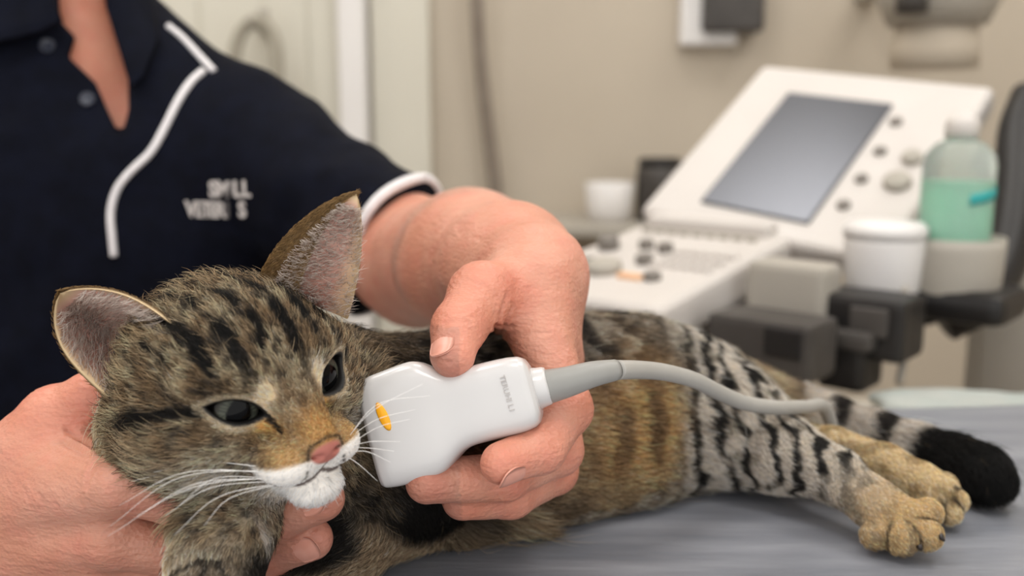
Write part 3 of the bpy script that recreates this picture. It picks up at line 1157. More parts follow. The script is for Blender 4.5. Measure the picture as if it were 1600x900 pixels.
def build_fur(name, root, nor, flow, length, c0, c1, rad, lift, parent, cell=0.004, cl=0.45, K=5, droop=0.0, jit=0.22):
    n = len(root)
    t = flow - nor * (flow * nor).sum(1)[:, None]
    t = nrm(t + rng.normal(0, jit, (n, 3)))
    t = nrm(t - nor * (t * nor).sum(1)[:, None])
    length = length * (0.65 + 0.6 * rng.random(n))
    li = np.clip(lift * (0.6 + 0.8 * rng.random(n)), 0.03, 1)
    s = np.linspace(0, 1, K)
    pts = np.zeros((n, K, 3))
    tip = root + length[:, None] * nrm(t * (1 - li)[:, None] + nor * li[:, None])
    ctip = clump(tip, root, cell, 5)
    tip = tip + (ctip - tip) * (cl * (0.6 + .8 * rng.random(n)))[:, None]
    tip[:, 2] -= droop * length
    base = np.clip(li + .35, 0, .95)
    mid = root + length[:, None] * .45 * nrm(t * (1 - base)[:, None] + nor * base[:, None])
    for i, q in enumerate(s):
        pts[:, i] = ((1 - q) ** 2)[..., None] * root + (2 * q * (1 - q)) * mid + q * q * tip if np.ndim(q) else (1 - q) ** 2 * root + 2 * q * (1 - q) * mid + q * q * tip
    pts[:, :, 2] = np.maximum(pts[:, :, 2], TZ + 0.0008)
    hc = bpy.data.hair_curves.new(name)
    hc.add_curves([K] * n)
    hc.attributes['position'].data.foreach_set('vector', pts.astype(np.float32).ravel())
    ra = hc.attributes.get('radius') or hc.attributes.new('radius', 'FLOAT', 'POINT')
    prof = np.array([1.0, 1.0, .9, .6, .12]) if K == 5 else np.linspace(1, .1, K)
    ra.data.foreach_set('value', (np.broadcast_to(np.asarray(rad), (n,))[:, None] * prof).astype(np.float32).ravel())
    ca = hc.attributes.new('hair_color', 'FLOAT_COLOR', 'POINT')
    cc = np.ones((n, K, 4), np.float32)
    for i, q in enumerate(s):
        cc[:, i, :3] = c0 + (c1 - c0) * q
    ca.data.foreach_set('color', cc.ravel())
    hc.materials.append(M_FUR)
    o = bpy.data.objects.new(name, hc)
    col.objects.link(o)
    return adopt(o, parent)


FLOWS = [torso, neck, belly, fl1, fl1b, fl2, hl1, hl2, tl]


def cat_flow(p, l, w):
    acc = np.zeros((len(p), 3))
    for ch in FLOWS:
        d, s, dr = chain_d(p, ch)
        acc += dr * np.exp(-np.clip(d, -.02, .1) / .006)[:, None]
    bf = nrm(acc)
    bf[:, 2] -= .25
    nose = np.array([0, -.012, .062])
    q = l - nose
    hf = nrm(q * [1.0, 1.0, 1.0]) @ HM.T
    return nrm(lerp(bf, hf, w))


def eye_min(l):
    return np.minimum(almond(l, EYES[0]), almond(l, EYES[1])) + (l[:, 2] < .012) * .05


def fur_density(p, nn_):
    w, l = headness(p)
    dens = lerp(np.full((len(p), 1), 1.6e6), np.full((len(p), 1), 5.0e6), w)[:, 0]
    facing = ((CAMP - p) * nn_).sum(1)
    dens = dens * np.where(facing < -.05, .35, 1.0)
    dens *= np.where((p[:, 2] < TZ + .006), .25, 1.0)
    a3 = np.abs(l[:, :1])
    nz = np.sqrt(((np.hstack([a3, l[:, 1:]]) - [0, -.0168, .060]) ** 2 / np.array([.0062, .0042, .006]) ** 2).sum(1))
    al = np.hstack([a3, l[:, 1:]])
    mo = lip_d(l)
    wm = (l[:, 1] < -.018) & (l[:, 2] > .034)
    dens = np.where(wm & (w > .5), dens * .32, dens)
    dens = np.where((mo < .0013) & (w > .5), 0, dens)
    dens = np.where((nz < 1.15) | ((eye_min(l) < .0016) & (w > .5)), 0, dens)
    return dens


root = sample(CV, CF, fur_density)
nor = cs.grad(root)
w, l = headness(root)
flow = cat_flow(root, l, w)
colr = cat_color(root)
n = len(root)
hz = root[:, 2] - TZ
# length by region
dB = chain_d(root, belly)[0]
dT = chain_d(root, torso)[0]
L = np.full(n, .0070)
L = np.where((hz < .05) & (np.minimum(dB, dT) < .012), .0070 + .015 * sstep(.055, .02, hz), L)
for ch, ll in ((fl2, .0052), (fl1b, .006), (hl1[2:], .0034), (hl1[4:], .0022), (hl2[1:], .0026), (fl2[3:], .0029), (tl, .0078)):
    d, s, _ = chain_d(root, ch)
    ref = np.minimum(dT, dB)
    L = np.where((d < (.014 if ll < .003 else .006)) & (d < ref), ll, L)
zf = l[:, 2]
LH = np.interp(zf, [-.05, -.01, .02, .035, .05, .062], [.0082, .0074, .0056, .0036, .0020, .0010])
LH = np.where((l[:, 1] < -.012) & (zf < .02), .0095, LH)
LH = np.where((l[:, 1] < -.030) & (zf > .02), .0034, LH)
em = eye_min(l)
LH = np.minimum(LH, np.where(em < .02, .0011 + np.clip(em - .0016, 0, 1) * .55, 1))
L = lerp(L[:, None], LH[:, None], w)[:, 0]
lift = lerp(np.full((n, 1), .16), np.full((n, 1), .22), w)[:, 0]
lift = np.where((w > .5) & (zf > .03), .16, lift)
lift = np.where(L > .010, .24, lift)
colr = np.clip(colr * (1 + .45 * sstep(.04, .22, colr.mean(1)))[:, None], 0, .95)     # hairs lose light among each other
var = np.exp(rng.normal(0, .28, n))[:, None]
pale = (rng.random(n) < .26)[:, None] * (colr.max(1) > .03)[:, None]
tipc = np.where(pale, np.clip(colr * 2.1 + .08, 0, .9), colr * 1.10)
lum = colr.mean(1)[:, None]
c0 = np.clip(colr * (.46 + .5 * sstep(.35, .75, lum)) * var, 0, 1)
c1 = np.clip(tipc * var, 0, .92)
rad = lerp(np.full((n, 1), .000110), np.full((n, 1), .000075), w)[:, 0]
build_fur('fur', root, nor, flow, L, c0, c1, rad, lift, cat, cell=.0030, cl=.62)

# longer guard hairs standing out of the coat
gi_ = np.flatnonzero((rng.random(n) < np.where(w > .5, .085, .045)) & (L > .0026))
gl = L[gi_] * (1.35 + .5 * rng.random(len(gi_)))
m_ = len(gi_)
loc = colr[gi_]
u_ = rng.random(m_)
gc = np.where((u_ < .50)[:, None], np.clip(loc * 1.7 + srgb(120, 104, 80), 0, .8), loc * 1.2)
gc = np.where((u_ > .74)[:, None], srgb(20, 17, 15), gc)
gc = np.where((loc.max(1) < .045)[:, None] & (rng.random(m_) < .93)[:, None], srgb(16, 14, 13), gc)
gc = np.where((loc.mean(1) > .6)[:, None], srgb(246, 242, 236), gc)
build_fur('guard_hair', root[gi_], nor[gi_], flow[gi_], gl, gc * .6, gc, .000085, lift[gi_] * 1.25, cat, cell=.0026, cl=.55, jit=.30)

# hair inside and behind the ears
for q, E in enumerate(EARS):
    v, nn = E['v'], E['n']
    nv, nu = v.shape[0] - 1, v.shape[1] - 1
    m = 4200 if q == 0 else 9000
    tj, ui = rng.random(m) ** 1.2 * .88, rng.random(m) * 2 - 1
    def pick(arr, tj, ui):
        a, b = tj * nv, (ui + 1) / 2 * nu
        j, i = np.minimum(a.astype(int), nv - 1), np.minimum(b.astype(int), nu - 1)
        fa, fb = (a - j)[:, None], (b - i)[:, None]
        return arr[j, i] * (1 - fa) * (1 - fb) + arr[j + 1, i] * fa * (1 - fb) + arr[j, i + 1] * (1 - fa) * fb + arr[j + 1, i + 1] * fa * fb
    r0, n0 = pick(v, tj, ui), nrm(pick(nn, tj, ui))
    tipd = nrm(v[-1].mean(0) - r0)
    lat = nrm(v[0, 0] - v[0, -1])
    fl = nrm(tipd * .8 + (lat * (.9 if q == 0 else -.9)))
    cc = lerp(np.tile(srgb(176, 156, 146), (m, 1)), np.tile(srgb(244, 236, 228), (m, 1)), rng.random(m))
    dk = sstep(.35, .05, tj) * (ui < -.3)
    cc = lerp(cc, np.tile(srgb(60, 52, 46), (m, 1)), dk * .8)
    sel = (rng.random(m) < .62) & ((ui > .2) if q else (np.abs(ui) < 2))
    build_fur('ear_hair', r0[sel], n0[sel], fl[sel], (.004 + .0075 * (1 - tj * .6) * (.4 + .6 * rng.random(m)))[sel], cc[sel] * .85, cc[sel], .00011, np.full(sel.sum(), .55), cat, cell=.003, cl=.4, jit=.3)
    m = 5200
    tj, ui = rng.random(m) * .99, rng.random(m) * 2 - 1
    r0, n0 = pick(v, tj, ui), -nrm(pick(nn, tj, ui))
    tipd = nrm(v[-1].mean(0) - r0)
    cc = lerp(np.tile(srgb(104, 80, 50), (m, 1)), np.tile(srgb(176, 142, 94), (m, 1)), rng.random(m))
    build_fur('ear_fur', r0 + n0 * .0006, n0, tipd, .0030 + 0 * tj, cc * .6, cc, .00010, np.full(m, .14), cat, cell=.003, cl=.2)

# whiskers
def whisker(pts, r=.00016):
    p = catmull(pts, 8)
    tube_obj('whisker', p, np.linspace(r, r * .3, len(p)), M_WHISK, cat, seg=6)


def hpt(x, y, z):
    return H(x, y, z)


for (a, m_, b) in (((.0125, -.0215, .054), (285, 745, .362), (172, 822, .360)), ((.0150, -.0225, .051), (290, 738, .362), (186, 790, .362)),
                   ((.0115, -.0245, .054), (300, 762, .358), (168, 838, .352)), ((.0140, -.0250, .052), (310, 755, .360), (214, 806, .355)),
                   ((.0175, -.0225, .048), (300, 733, .368), (205, 752, .372)), ((.0120, -.0270, .053), (345, 775, .356), (272, 836, .350)),
                   ((.0145, -.0275, .050), (360, 778, .357), (318, 822, .352)), ((.0165, -.0260, .049), (330, 762, .362), (258, 806, .358)),
                   ((.0160, -.0205, .050), (320, 722, .366), (240, 738, .366)), ((.0190, -.0245, .046), (335, 748, .366), (280, 790, .362))):
    whisker([hpt(-a[0], a[1], a[2]), P(*m_), P(*b)])
for (a, m_, b) in (((.0125, -.0200, .054), (590, 632, .372), (672, 618, .375)), ((.0140, -.0205, .052), (585, 640, .372), (660, 600, .372)),
                   ((.0115, -.0225, .054), (590, 668, .372), (640, 655, .372)), ((.0140, -.0235, .052), (580, 690, .375), (625, 690, .376)),
                   ((.0115, -.0250, .054), (570, 705, .374), (610, 722, .374)), ((.0160, -.0215, .050), (590, 655, .378), (648, 640, .380)),
                   ((.0130, -.0265, .051), (560, 725, .376), (590, 752, .376)), ((.0150, -.0250, .049), (575, 700, .380), (616, 705, .382))):
    whisker([hpt(*a), P(*m_), P(*b)])
# claws at the near hind paw
for (a, b) in (((1436, 852, .481), (1440, 861, .4795)), ((1468, 836, .482), (1476, 846, .480))):
    tube_obj('claw', [P(*a), (P(*a) + P(*b)) / 2, P(*b)], [.0018, .0014, .0004], M_CLAW, cat, seg=8)

# ------------------------------------------------------------------ the vet
person = tag(empty('person', tuple(P(80, 400, .93) * [1, 1, 0])), 'person in a navy polo shirt holding the cat and a white ultrasound probe', 'person')
bs = Shape()
tors = Shape()


def torso_shape(s, off=0.0):
    Mx = np.eye(3)
    s.ell(P(90, 330, .945), (.175 + off, .125 + off, .235 + off), Mx, 0.05)
    s.ell(P(70, 760, .945), (.160 + off, .118 + off, .26 + off), Mx, 0.06)
    s.rc(P(70, 1100, 1.0), P(70, 1500, 1.05), .14 + off, .14 + off, 0.06)
    s.rc(P(100, 70, .915), P(390, 234, .895), .052 + off * 1.2, .054 + off * 1.4, 0.035)
    s.rc(P(60, 70, .915), P(-230, 222, .895), .052 + off, .062 + off, 0.035)
    s.ell(P(240, 330, .885), (.085 + off, .06 + off, .09 + off), Mx, 0.05)
    s.rc(P(310, 420, .915), P(340, 640, .935), .070 + off, .075 + off, 0.05)
    s.ell(P(-60, 330, .885), (.085 + off, .06 + off, .09 + off), Mx, 0.05)


SH, EL = P(396, 244, .885), P(655, 412, .765)
armL = [(SH, .055), (P(545, 336, .815), .0515), (EL, .0465)]
SHR, ELR = P(-225, 232, .885), P(-420, 760, .66)
armR = [(SHR, .055), (P(-330, 500, .79), .052), (ELR, .044)]
torso_shape(bs)
bs.chain([(P(85, -190, .905), .055), (P(92, -60, .905), .055), (P(92, 80, .925), .066)], 0.03)
bs.rc(P(150, 60, .868), P(125, 180, .835), .016, .012, 0.03)
bs.chain(armL, 0.006)
bs.chain([(EL, .0475), (P(735, 408, .63), .0435), (P(795, 420, .535), .0335), (P(833, 432, .492), .0275)], 0.02)
bs.chain(armR, 0.006)
bs.chain([(ELR, .044), (P(-260, 830, .55), .040), (P(-90, 850, .475), .029)], 0.02)
# a plain head above the frame
bs.ell(P(75, -420, .90), (.074, .092, .112), np.eye(3), 0.03)
bs.ell(P(80, -300, .865), (.052, .06, .055), np.eye(3), 0.03)
bs.rc(P(82, -395, .80), P(82, -345, .79), .010, .014, 0.012)
for s in (-1, 1):
    bs.ell(P(75 + s * 132, -390, .90), (.008, .018, .03), np.eye(3), 0.006)


def finger(s, pts, k=0.006):
    s.chain([(P(*q[:3]), q[3]) for q in pts], k)


# hand with the probe (the vet's left)
handL = dict(
    thumb=[(815, 455, .478, .0175), (752, 462, .446, .0150), (716, 512, .425, .0112), (707, 556, .415, .0098)],
    index=[(848, 530, .458, .0140), (886, 640, .440, .0115), (845, 702, .418, .0103), (784, 724, .405, .0093)],
    middle=[(862, 545, .475, .0135), (872, 705, .458, .0115), (790, 745, .434, .0105), (668, 752, .418, .0098)],
    ring=[(868, 560, .492, .0130), (868, 735, .478, .0110), (800, 775, .452, .0102), (722, 780, .436, .0094)],
    little=[(866, 570, .508, .0120), (850, 730, .500, .0100), (800, 770, .480, .0092), (740, 776, .466, .0085)])
W = P(833, 432, .492)
for nme, q in handL.items():
    if nme == 'thumb':
        bs.rc(W, P(*q[0][:3]), .022, q[0][3], 0.014)
        finger(bs, q[:2], 0.006)
        finger(bs, q[1:], 0.005)
    else:
        bs.rc(P(840, 445, q[0][2] + .012), P(*q[0][:3]), .0185, q[0][3] + .001, 0.012)
        finger(bs, q, 0.004)
bs.rc(P(806, 474, .478), P(846, 520, .468), .013, .013, 0.008)       # web between thumb and forefinger
# hand under the cat's chin (the vet's right)
handR = dict(
    thumb=[(-5, 745, .462, .019), (85, 655, .452, .0150), (150, 622, .448, .0125), (215, 600, .452, .0105)],
    index=[(190, 750, .420, .0128), (330, 800, .424, .0108), (435, 808, .410, .0100), (505, 780, .402, .0090)],
    middle=[(178, 842, .430, .0128), (325, 872, .436, .0108), (415, 866, .424, .0100), (487, 842, .418, .0092)],
    ring=[(160, 885, .442, .0130), (300, 915, .446, .0105), (390, 915, .438, .0096), (450, 900, .432, .0088)],
    little=[(120, 930, .456, .0120), (230, 955, .458, .0098), (310, 960, .452, .0090), (360, 950, .448, .0082)])
WR = P(-90, 850, .475)
for nme, q in handR.items():
    if nme == 'thumb':
        bs.rc(WR, P(*q[0][:3]), .026, q[0][3], 0.016)
        finger(bs, q[:2], 0.008)
        finger(bs, q[1:], 0.005)
    else:
        bs.rc(P(-70, 850 + (q[0][1] - 830) * .35, .472), P(*q[0][:3]), .021, q[0][3] + .0006, 0.007)
        finger(bs, q, 0.004)
bs.rc(P(60, 720, .448), P(170, 752, .425), .016, .0135, 0.014)       # web
bs.rc(P(196, 748, .414), P(240, 754, .416), .0130, .0112, 0.006)     # first knuckle pad


def body_cut(p, d):
    return d


nh = 0.0017
sh_lo = np.array([-0.75, 0.2, 0.6])
bv, bf_ = bs.mesh(0.007)
# fine hands and arms in front, coarse torso behind; both are the same surface
c1 = P(790, 560, .47)
c2 = P(150, 790, .44)
fine = []
for lo_, hi_ in ((np.array([-.115, .33, .90]), np.array([.10, .62, 1.20])), (np.array([-.36, .30, .85]), np.array([-.04, .52, 1.04]))):
    fine.append((lo_, hi_, bs.mesh(nh, lo_, hi_)))
inside = np.zeros(len(bv), bool)
for lo_, hi_, _ in fine:
    inside |= ((bv > lo_ + .006) & (bv < hi_ - .006)).all(1)
bf_ = bf_[~inside[bf_].all(1)]
VV, FF = [bv], [bf_]
off = len(bv)
for lo_, hi_, (v_, f_) in fine:
    VV.append(v_)
    FF.append(f_ + off)
    off += len(v_)
BV, BF = compact(np.vstack(VV), np.vstack(FF))
# creases across the knuckles and the web, pressed into the skin
BN = bs.grad(BV)
dis = np.zeros(len(BV))
for hd_ in (handL, handR):
    for nme, q in hd_.items():
        for i in range(1, len(q) - 1):
            a, b, c = P(*q[i - 1][:3]), P(*q[i][:3]), P(*q[i + 1][:3])
            ax_ = nrm(nrm(b - a) + nrm(c - b))
            r = BV - b
            near = np.flatnonzero(np.linalg.norm(r, axis=1) < q[i][3] * 1.5)
            s_ = r[near] @ ax_
            jn = fbm(BV[near], 300, 17)
            for o_ in (-.0028, -.0008, .0012, .0030):
                dis[near] -= .0004 * np.exp(-((s_ - o_ + (jn - .5) * .0012) / .00045) ** 2) * (.4 + jn)
dis += (fbm(BV, 90, 3) - .5) * .0008


def crease(pxs, w_, dep_):
    p_ = catmull(np.array(pxs, float), 5)
    q_ = [bs.march(a, b, .33, .7) for a, b in p_]
    c_ = np.mean(q_, axis=0)
    R_ = max(np.linalg.norm(z - c_) for z in q_) + w_ * 4
    m_ = np.flatnonzero(((BV - c_) ** 2).sum(1) < R_ ** 2)
    best = np.full(len(m_), 1.0)
    for a, b in zip(q_[:-1], q_[1:]):
        if np.linalg.norm(b - a) > 1e-6:
            best = np.minimum(best, seg_d(BV[m_], a, b)[0])
    dis[m_] -= dep_ * np.exp(-(best / w_) ** 2) - dep_ * .35 * np.exp(-((best - w_ * 2.2) / (w_ * .9)) ** 2)


for cr_ in ([(104, 672), (126, 686), (148, 702), (158, 712)], [(96, 690), (118, 702), (142, 712)], [(150, 716), (140, 740), (136, 764)]):
    crease(cr_, .0011, .0016)
for k_ in range(7):
    crease([(58 + 12 * k_, 640 - 6 * k_), (70 + 12 * k_, 664 - 4 * k_), (92 + 9 * k_, 684 + 2 * k_)], .0006, .0004)
for k_ in range(5):
    crease([(196 + 14 * k_, 716 + 2 * k_), (190 + 14 * k_, 742 + 2 * k_), (192 + 14 * k_, 768 + 2 * k_)], .0006, .0004)
for k_ in range(5):
    crease([(20 + 26 * k_, 742 + 10 * k_), (50 + 24 * k_, 790 + 8 * k_), (60 + 22 * k_, 840 + 6 * k_)], .0009, .0004)
for cr_ in ([(792, 462), (784, 484), (774, 512), (762, 540)], [(800, 480), (790, 502), (780, 526)], [(772, 508), (786, 512), (800, 508)]):
    crease(cr_, .0011, .0015)
for cr_ in ([(798, 536), (826, 522), (858, 520)], [(690, 516), (712, 508), (738, 514)], [(692, 508), (712, 500), (736, 506)], [(742, 440), (762, 452), (782, 470)],
            [(796, 430), (820, 448), (856, 452)], [(856, 664), (866, 680), (872, 702)], [(850, 660), (860, 678), (866, 700)], [(708, 742), (716, 758), (718, 776)]):
    crease(cr_, .0007, .0006)
BV = BV + BN * dis[:, None]
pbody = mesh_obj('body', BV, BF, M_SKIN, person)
tint = np.ones((len(BV), 3))
for hd_ in (handL, handR):
    for nme, q in hd_.items():
        for i in range(1, len(q)):
            dd = np.linalg.norm(BV - P(*q[i][:3]), axis=1) / q[i][3]
            tint = lerp(tint, np.tile(np.array([1.0, .80, .76]), (len(BV), 1)), (1 - sstep(.9, 1.9, dd)) * .7)
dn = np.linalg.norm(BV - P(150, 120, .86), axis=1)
tint = lerp(tint, np.tile(np.array([.64, .52, .44]), (len(BV), 1)), 1 - sstep(.10, .2, dn))  # shadow on the neck painted into the skin tint
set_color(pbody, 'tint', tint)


# fingernails
def nail(tip, prev, outward, size, name='fingernail'):
    tip, prev = np.asarray(tip), np.asarray(prev)
    ax_ = nrm(tip - prev)
    o_ = nrm(outward - ax_ * (outward @ ax_))
    side = np.cross(o_, ax_)
    v, f = [], []
    n1_, n2_ = 9, 9
    for j in range(n2_):
        for i in range(n1_):
            u, t = -1 + 2 * i / (n1_ - 1), -1 + 2 * j / (n2_ - 1)
            k = math.sqrt(max(0, 1 - .5 * t * t)) if t > 0 else math.sqrt(max(0, 1 - .25 * t * t))
            uu = u * k
            tt = t * math.sqrt(1 - .45 * u * u)
            v.append(side * uu * size[0] + ax_ * tt * size[1] + o_ * (-.0022 * uu * uu - .0004 * tt * tt))
    v = np.array(v)
    top = tip + o_ * size[2] + v
    bot = top - o_ * .0008
    for j in range(n2_ - 1):
        for i in range(n1_ - 1):
            a = j * n1_ + i
            f.append((a, a + 1, a + n1_ + 1, a + n1_))
    N = len(v)
    f += [tuple(N + z for z in q[::-1]) for q in f]
    rim_ = [i for i in range(n1_)] + [j * n1_ + n1_ - 1 for j in range(1, n2_)] + [(n2_ - 1) * n1_ + i for i in range(n1_ - 2, -1, -1)] + [j * n1_ for j in range(n2_ - 2, 0, -1)]
    for a in range(len(rim_)):
        b = (a + 1) % len(rim_)
        f.append((rim_[a], rim_[b], N + rim_[b], N + rim_[a]))
    return mesh_obj(name, np.vstack([top, bot]), f, M_NAIL, pbody)


def tipof(h, nme):
    q = h[nme]
    return P(*q[-1][:3]), P(*q[-2][:3]), q[-1][3]


for h, nme, outw in ((handL, 'thumb', -CAM_F * 1.0 - CAM_R * .55), (handL, 'index', -CAM_F * .75 - CAM_U * .65),
                     (handR, 'index', -CAM_F * .8 + CAM_U * .25), (handR, 'middle', -CAM_F * .6 - CAM_U * .2)):
    a, b, r = tipof(h, nme)
    nail(a, b, outw, (.0062, .0066, r * 1.0 + .0004))

# shirt
ss = Shape()
OFF = .011
torso_shape(ss, OFF)
cuffc = P(608, 392, .785)
adir = nrm(nrm(EL - SH) + .0)
armS = [(SH, .056 + OFF), (P(545, 336, .815), .0520 + OFF), (P(665, 420, .76), .050 + OFF * .9)]


def sleeve(q, ch, c, n):
    d = chain_d(q, ch)[0]
    return np.maximum(d, (q - c) @ n)


cn = nrm(CAM_R * .80 - CAM_U * .52 - CAM_F * .34)
ss.fn(lambda q: sleeve(q, armS, cuffc, cn), 0.03, 'u', (SH + EL) / 2, .26)
cuffr = SHR + (ELR - SHR) * .62
cnr = nrm(ELR - SHR)
armSR = [(SHR, .060 + OFF), (P(-330, 500, .79), .052 + OFF * 1.2), (ELR, .05 + OFF)]
ss.fn(lambda q: sleeve(q, armSR, cuffr, cnr), 0.03, 'u', (SHR + ELR) / 2, .30)
ss.chain([(P(92, -28, .912), .070), (P(92, 80, .925), .082)], 0.03)


def folds(p, d_all):
    m_ = np.flatnonzero(np.abs(d_all) < .03)
    if not len(m_):
        return d_all
    p, d = p[m_], d_all[m_]
    f = np.sin((p @ nrm([.9, .1, -.45])) * 95 + 7 * fbm(p, 9, 2)) * .0022 * sstep(.42, .6, fbm(p, 7, 8))
    g = np.sin((p @ nrm([.35, .2, .9])) * 70 + 6 * fbm(p, 10, 6)) * .003 * sstep(.0, .12, (p - SH) @ nrm(EL - SH))
    d_all = d_all.copy()
    d_all[m_] = d + f + g + (fbm(p, 14, 5) - .5) * .006
    return d_all


ss.post.append(folds)
# V opening: a prism through the placket
VP = [(88, -260), (92, 0), (95, 34), (118, 58), (108, 90), (150, 130), (168, 172), (189, 216), (201, 172), (200, 120), (182, 60), (163, 0), (172, -260)]


def vcut(p, d):
    x, y = pix(p)
    m = (x > 40) & (x < 260) & (y < 260)
    if not m.any():
        return d
    q = np.stack([x[m], y[m]], 1)
    ins = np.zeros(len(q), bool)
    dist = np.full(len(q), 1e9)
    for (x1, y1), (x2, y2) in zip(VP, VP[1:] + VP[:1]):
        a, b = np.array([x1, y1], float), np.array([x2, y2], float)
        ab = b - a
        t = np.clip((q - a) @ ab / (ab @ ab), 0, 1)
        dist = np.minimum(dist, np.linalg.norm(q - a - t[:, None] * ab, axis=1))
        cr = ((y1 > q[:, 1]) != (y2 > q[:, 1])) & (q[:, 0] < (x2 - x1) * (q[:, 1] - y1) / (y2 - y1 + 1e-9) + x1)
        ins ^= cr
    sd = np.where(ins, -dist, dist) * .00057
    dep = (p[m] - CAMP) @ CAM_F
    sd = np.maximum(sd, dep - .90)
    d = d.copy()
    d[m] = np.maximum(d[m], -sd)
    return d


solid = list(ss.post)
ss.post.append(vcut)
sv, sf = ss.mesh(0.0040, np.array([-.75, .5, .55]), np.array([.2, 1.4, 1.6]), proj=1)
shirt = mesh_obj('polo_shirt', sv, sf, M_NAVY, person)
shirt['label'] = 'navy short-sleeved polo shirt with white piping'
ss.post.pop()


def on_shirt(px, py, lift=0.0):
    q = ss.march(px, py, .5, 1.2)
    return q + ss.grad(q[None])[0] * lift


def strip(name, pxs, r, mat, flat=.6, lift=.001, n=6):
    p = catmull(np.array(pxs, float), n)
    w_ = np.array([on_shirt(a, b, lift) for a, b in p])
    w_[1:-1] = (w_[:-2] + w_[1:-1] * 2 + w_[2:]) / 4
    return tube_obj(name, w_, r, mat, shirt, seg=10)


strip('piping', [(318, 112), (298, 130), (278, 160), (258, 200), (236, 238), (205, 268), (184, 295), (174, 330), (176, 370), (179, 400)], .0034, M_PIPE)
strip('piping', [(262, 42), (284, 60), (305, 82), (320, 98), (334, 112)], .0031, M_PIPE)
# cuff band round the sleeve end
cb = basis(cn, CAM_U)
ringp = []
for i in range(49):
    a = 2 * math.pi * i / 48
    dr = cb[:, 0] * math.cos(a) + cb[:, 1] * math.sin(a)
    rr = np.linspace(.02, .12, 200)
    pts_ = cuffc - cn * .004 + rr[:, None] * dr
    dd = np.array(ss(pts_))
    k = np.flatnonzero(dd < 0)
    ringp.append(cuffc + dr * (rr[k[-1]] if len(k) else .06))
ringp = np.array(ringp)
for _ in range(2):
    ringp[1:-1] = (ringp[:-2] + ringp[1:-1] * 2 + ringp[2:]) / 4
tube_obj('sleeve_band', ringp - cn * .002, .0044, M_PIPE, shirt, seg=10, flat=1.0)
# collar flaps
def flap(name, poly, lift, thick=.004):
    n_ = len(poly)
    c_ = np.mean(poly, axis=0)
    front, back = [], []
    base_d = [(on_shirt(x, max(y, -20), 0) - CAMP) @ CAM_F for x, y in poly]
    md = np.mean(base_d)
    grid = []
    for ringk in (1.0, .93, .5):
        for (x, y), d_ in zip(poly, base_d):
            xx, yy = c_[0] + (x - c_[0]) * ringk, c_[1] + (y - c_[1]) * ringk
            dd_ = d_ * ringk + md * (1 - ringk) - lift - (.002 if ringk < .99 else 0)
            grid.append(P(xx, yy, dd_))
    grid.append(P(c_[0], c_[1], md - lift - .002))
    grid = np.array(grid)
    f = []
    for k in range(2):
        for i in range(n_):
            f.append((k * n_ + i, k * n_ + (i + 1) % n_, (k + 1) * n_ + (i + 1) % n_, (k + 1) * n_ + i))
    for i in range(n_):
        f.append((2 * n_ + i, 2 * n_ + (i + 1) % n_, 3 * n_))
    N = len(grid)
    f2_ = [tuple(N + z for z in q[::-1]) for q in f]
    rim_ = [((i + 1) % n_, i, N + i, N + (i + 1) % n_) for i in range(n_)]
    return mesh_obj(name, np.vstack([grid, grid + CAM_F * thick]), f + f2_ + rim_, M_NAVY, shirt)


flap('collar', [(-90, -90), (40, -90), (78, -20), (95, 32), (66, 48), (30, 58), (0, 64), (-90, 84)], .020)
flap('collar', [(160, -90), (215, -90), (238, 0), (246, 60), (224, 118), (204, 138), (190, 90), (165, 10)], .014)
# buttons on the placket
for (x, y) in ((137, 156), (74, 72)):
    q = on_shirt(x, y, .0012)
    nb_ = ss.grad(q[None])[0]
    lathe_obj('button', q, [(.0001, -.0016), (.0062, -.0016), (.0066, 0), (.0062, .0014), (.0048, .0016), (.0042, .0008), (.0001, .0006)], M_BUTTON, shirt, basis(nb_), 28)
# embroidery on the chest
q1, q2 = on_shirt(360, 296, .002), on_shirt(342, 328, .002)
ng = nrm(ss.grad(q1[None])[0] + ss.grad(q2[None])[0] - CAM_F)
mb = basis(ng, CAM_R - .02 * CAM_U)
sc_ = .858 / FPX


def letters(chars, py_, size):
    for ch, x, m_ in chars:
        text_obj('embroidered_letter', ch, size, on_shirt(x, py_, .0022), mb, m_, shirt, .0006, sx=.85, bold=.0006)


letters([('S', 335, M_THREAD), ('M', 351, M_THREAD), ('A', 364, M_THREAD2), ('L', 374, M_THREAD), ('L', 388, M_THREAD)], 296, .0185)
letters([('V', 299, M_THREAD), ('E', 312, M_THREAD), ('T', 324, M_THREAD), ('E', 335, M_THREAD), ('R', 347, M_THREAD), ('I', 358, M_THREAD2), ('S', 382, M_THREAD)], 328, .0185)

# ------------------------------------------------------------------ ultrasound probe with its cable
probe = tag(empty('ultrasound_probe', tuple(P(720, 640, .42))), 'white ultrasound probe held in the hand against the cat', 'ultrasound probe')
A_, B_ = P(603, 671, .424), P(838, 607, .418)
ax = nrm(B_ - A_)
upv = nrm(CAM_U - ax * (CAM_U @ ax))
upv = nrm(upv + CAM_F * .10)
upv = nrm(upv - ax * (upv @ ax))
out = np.cross(upv, ax)
if out @ CAM_F > 0:
    out = -out
Lp = np.linalg.norm(B_ - A_)
px1 = 1500 / .421
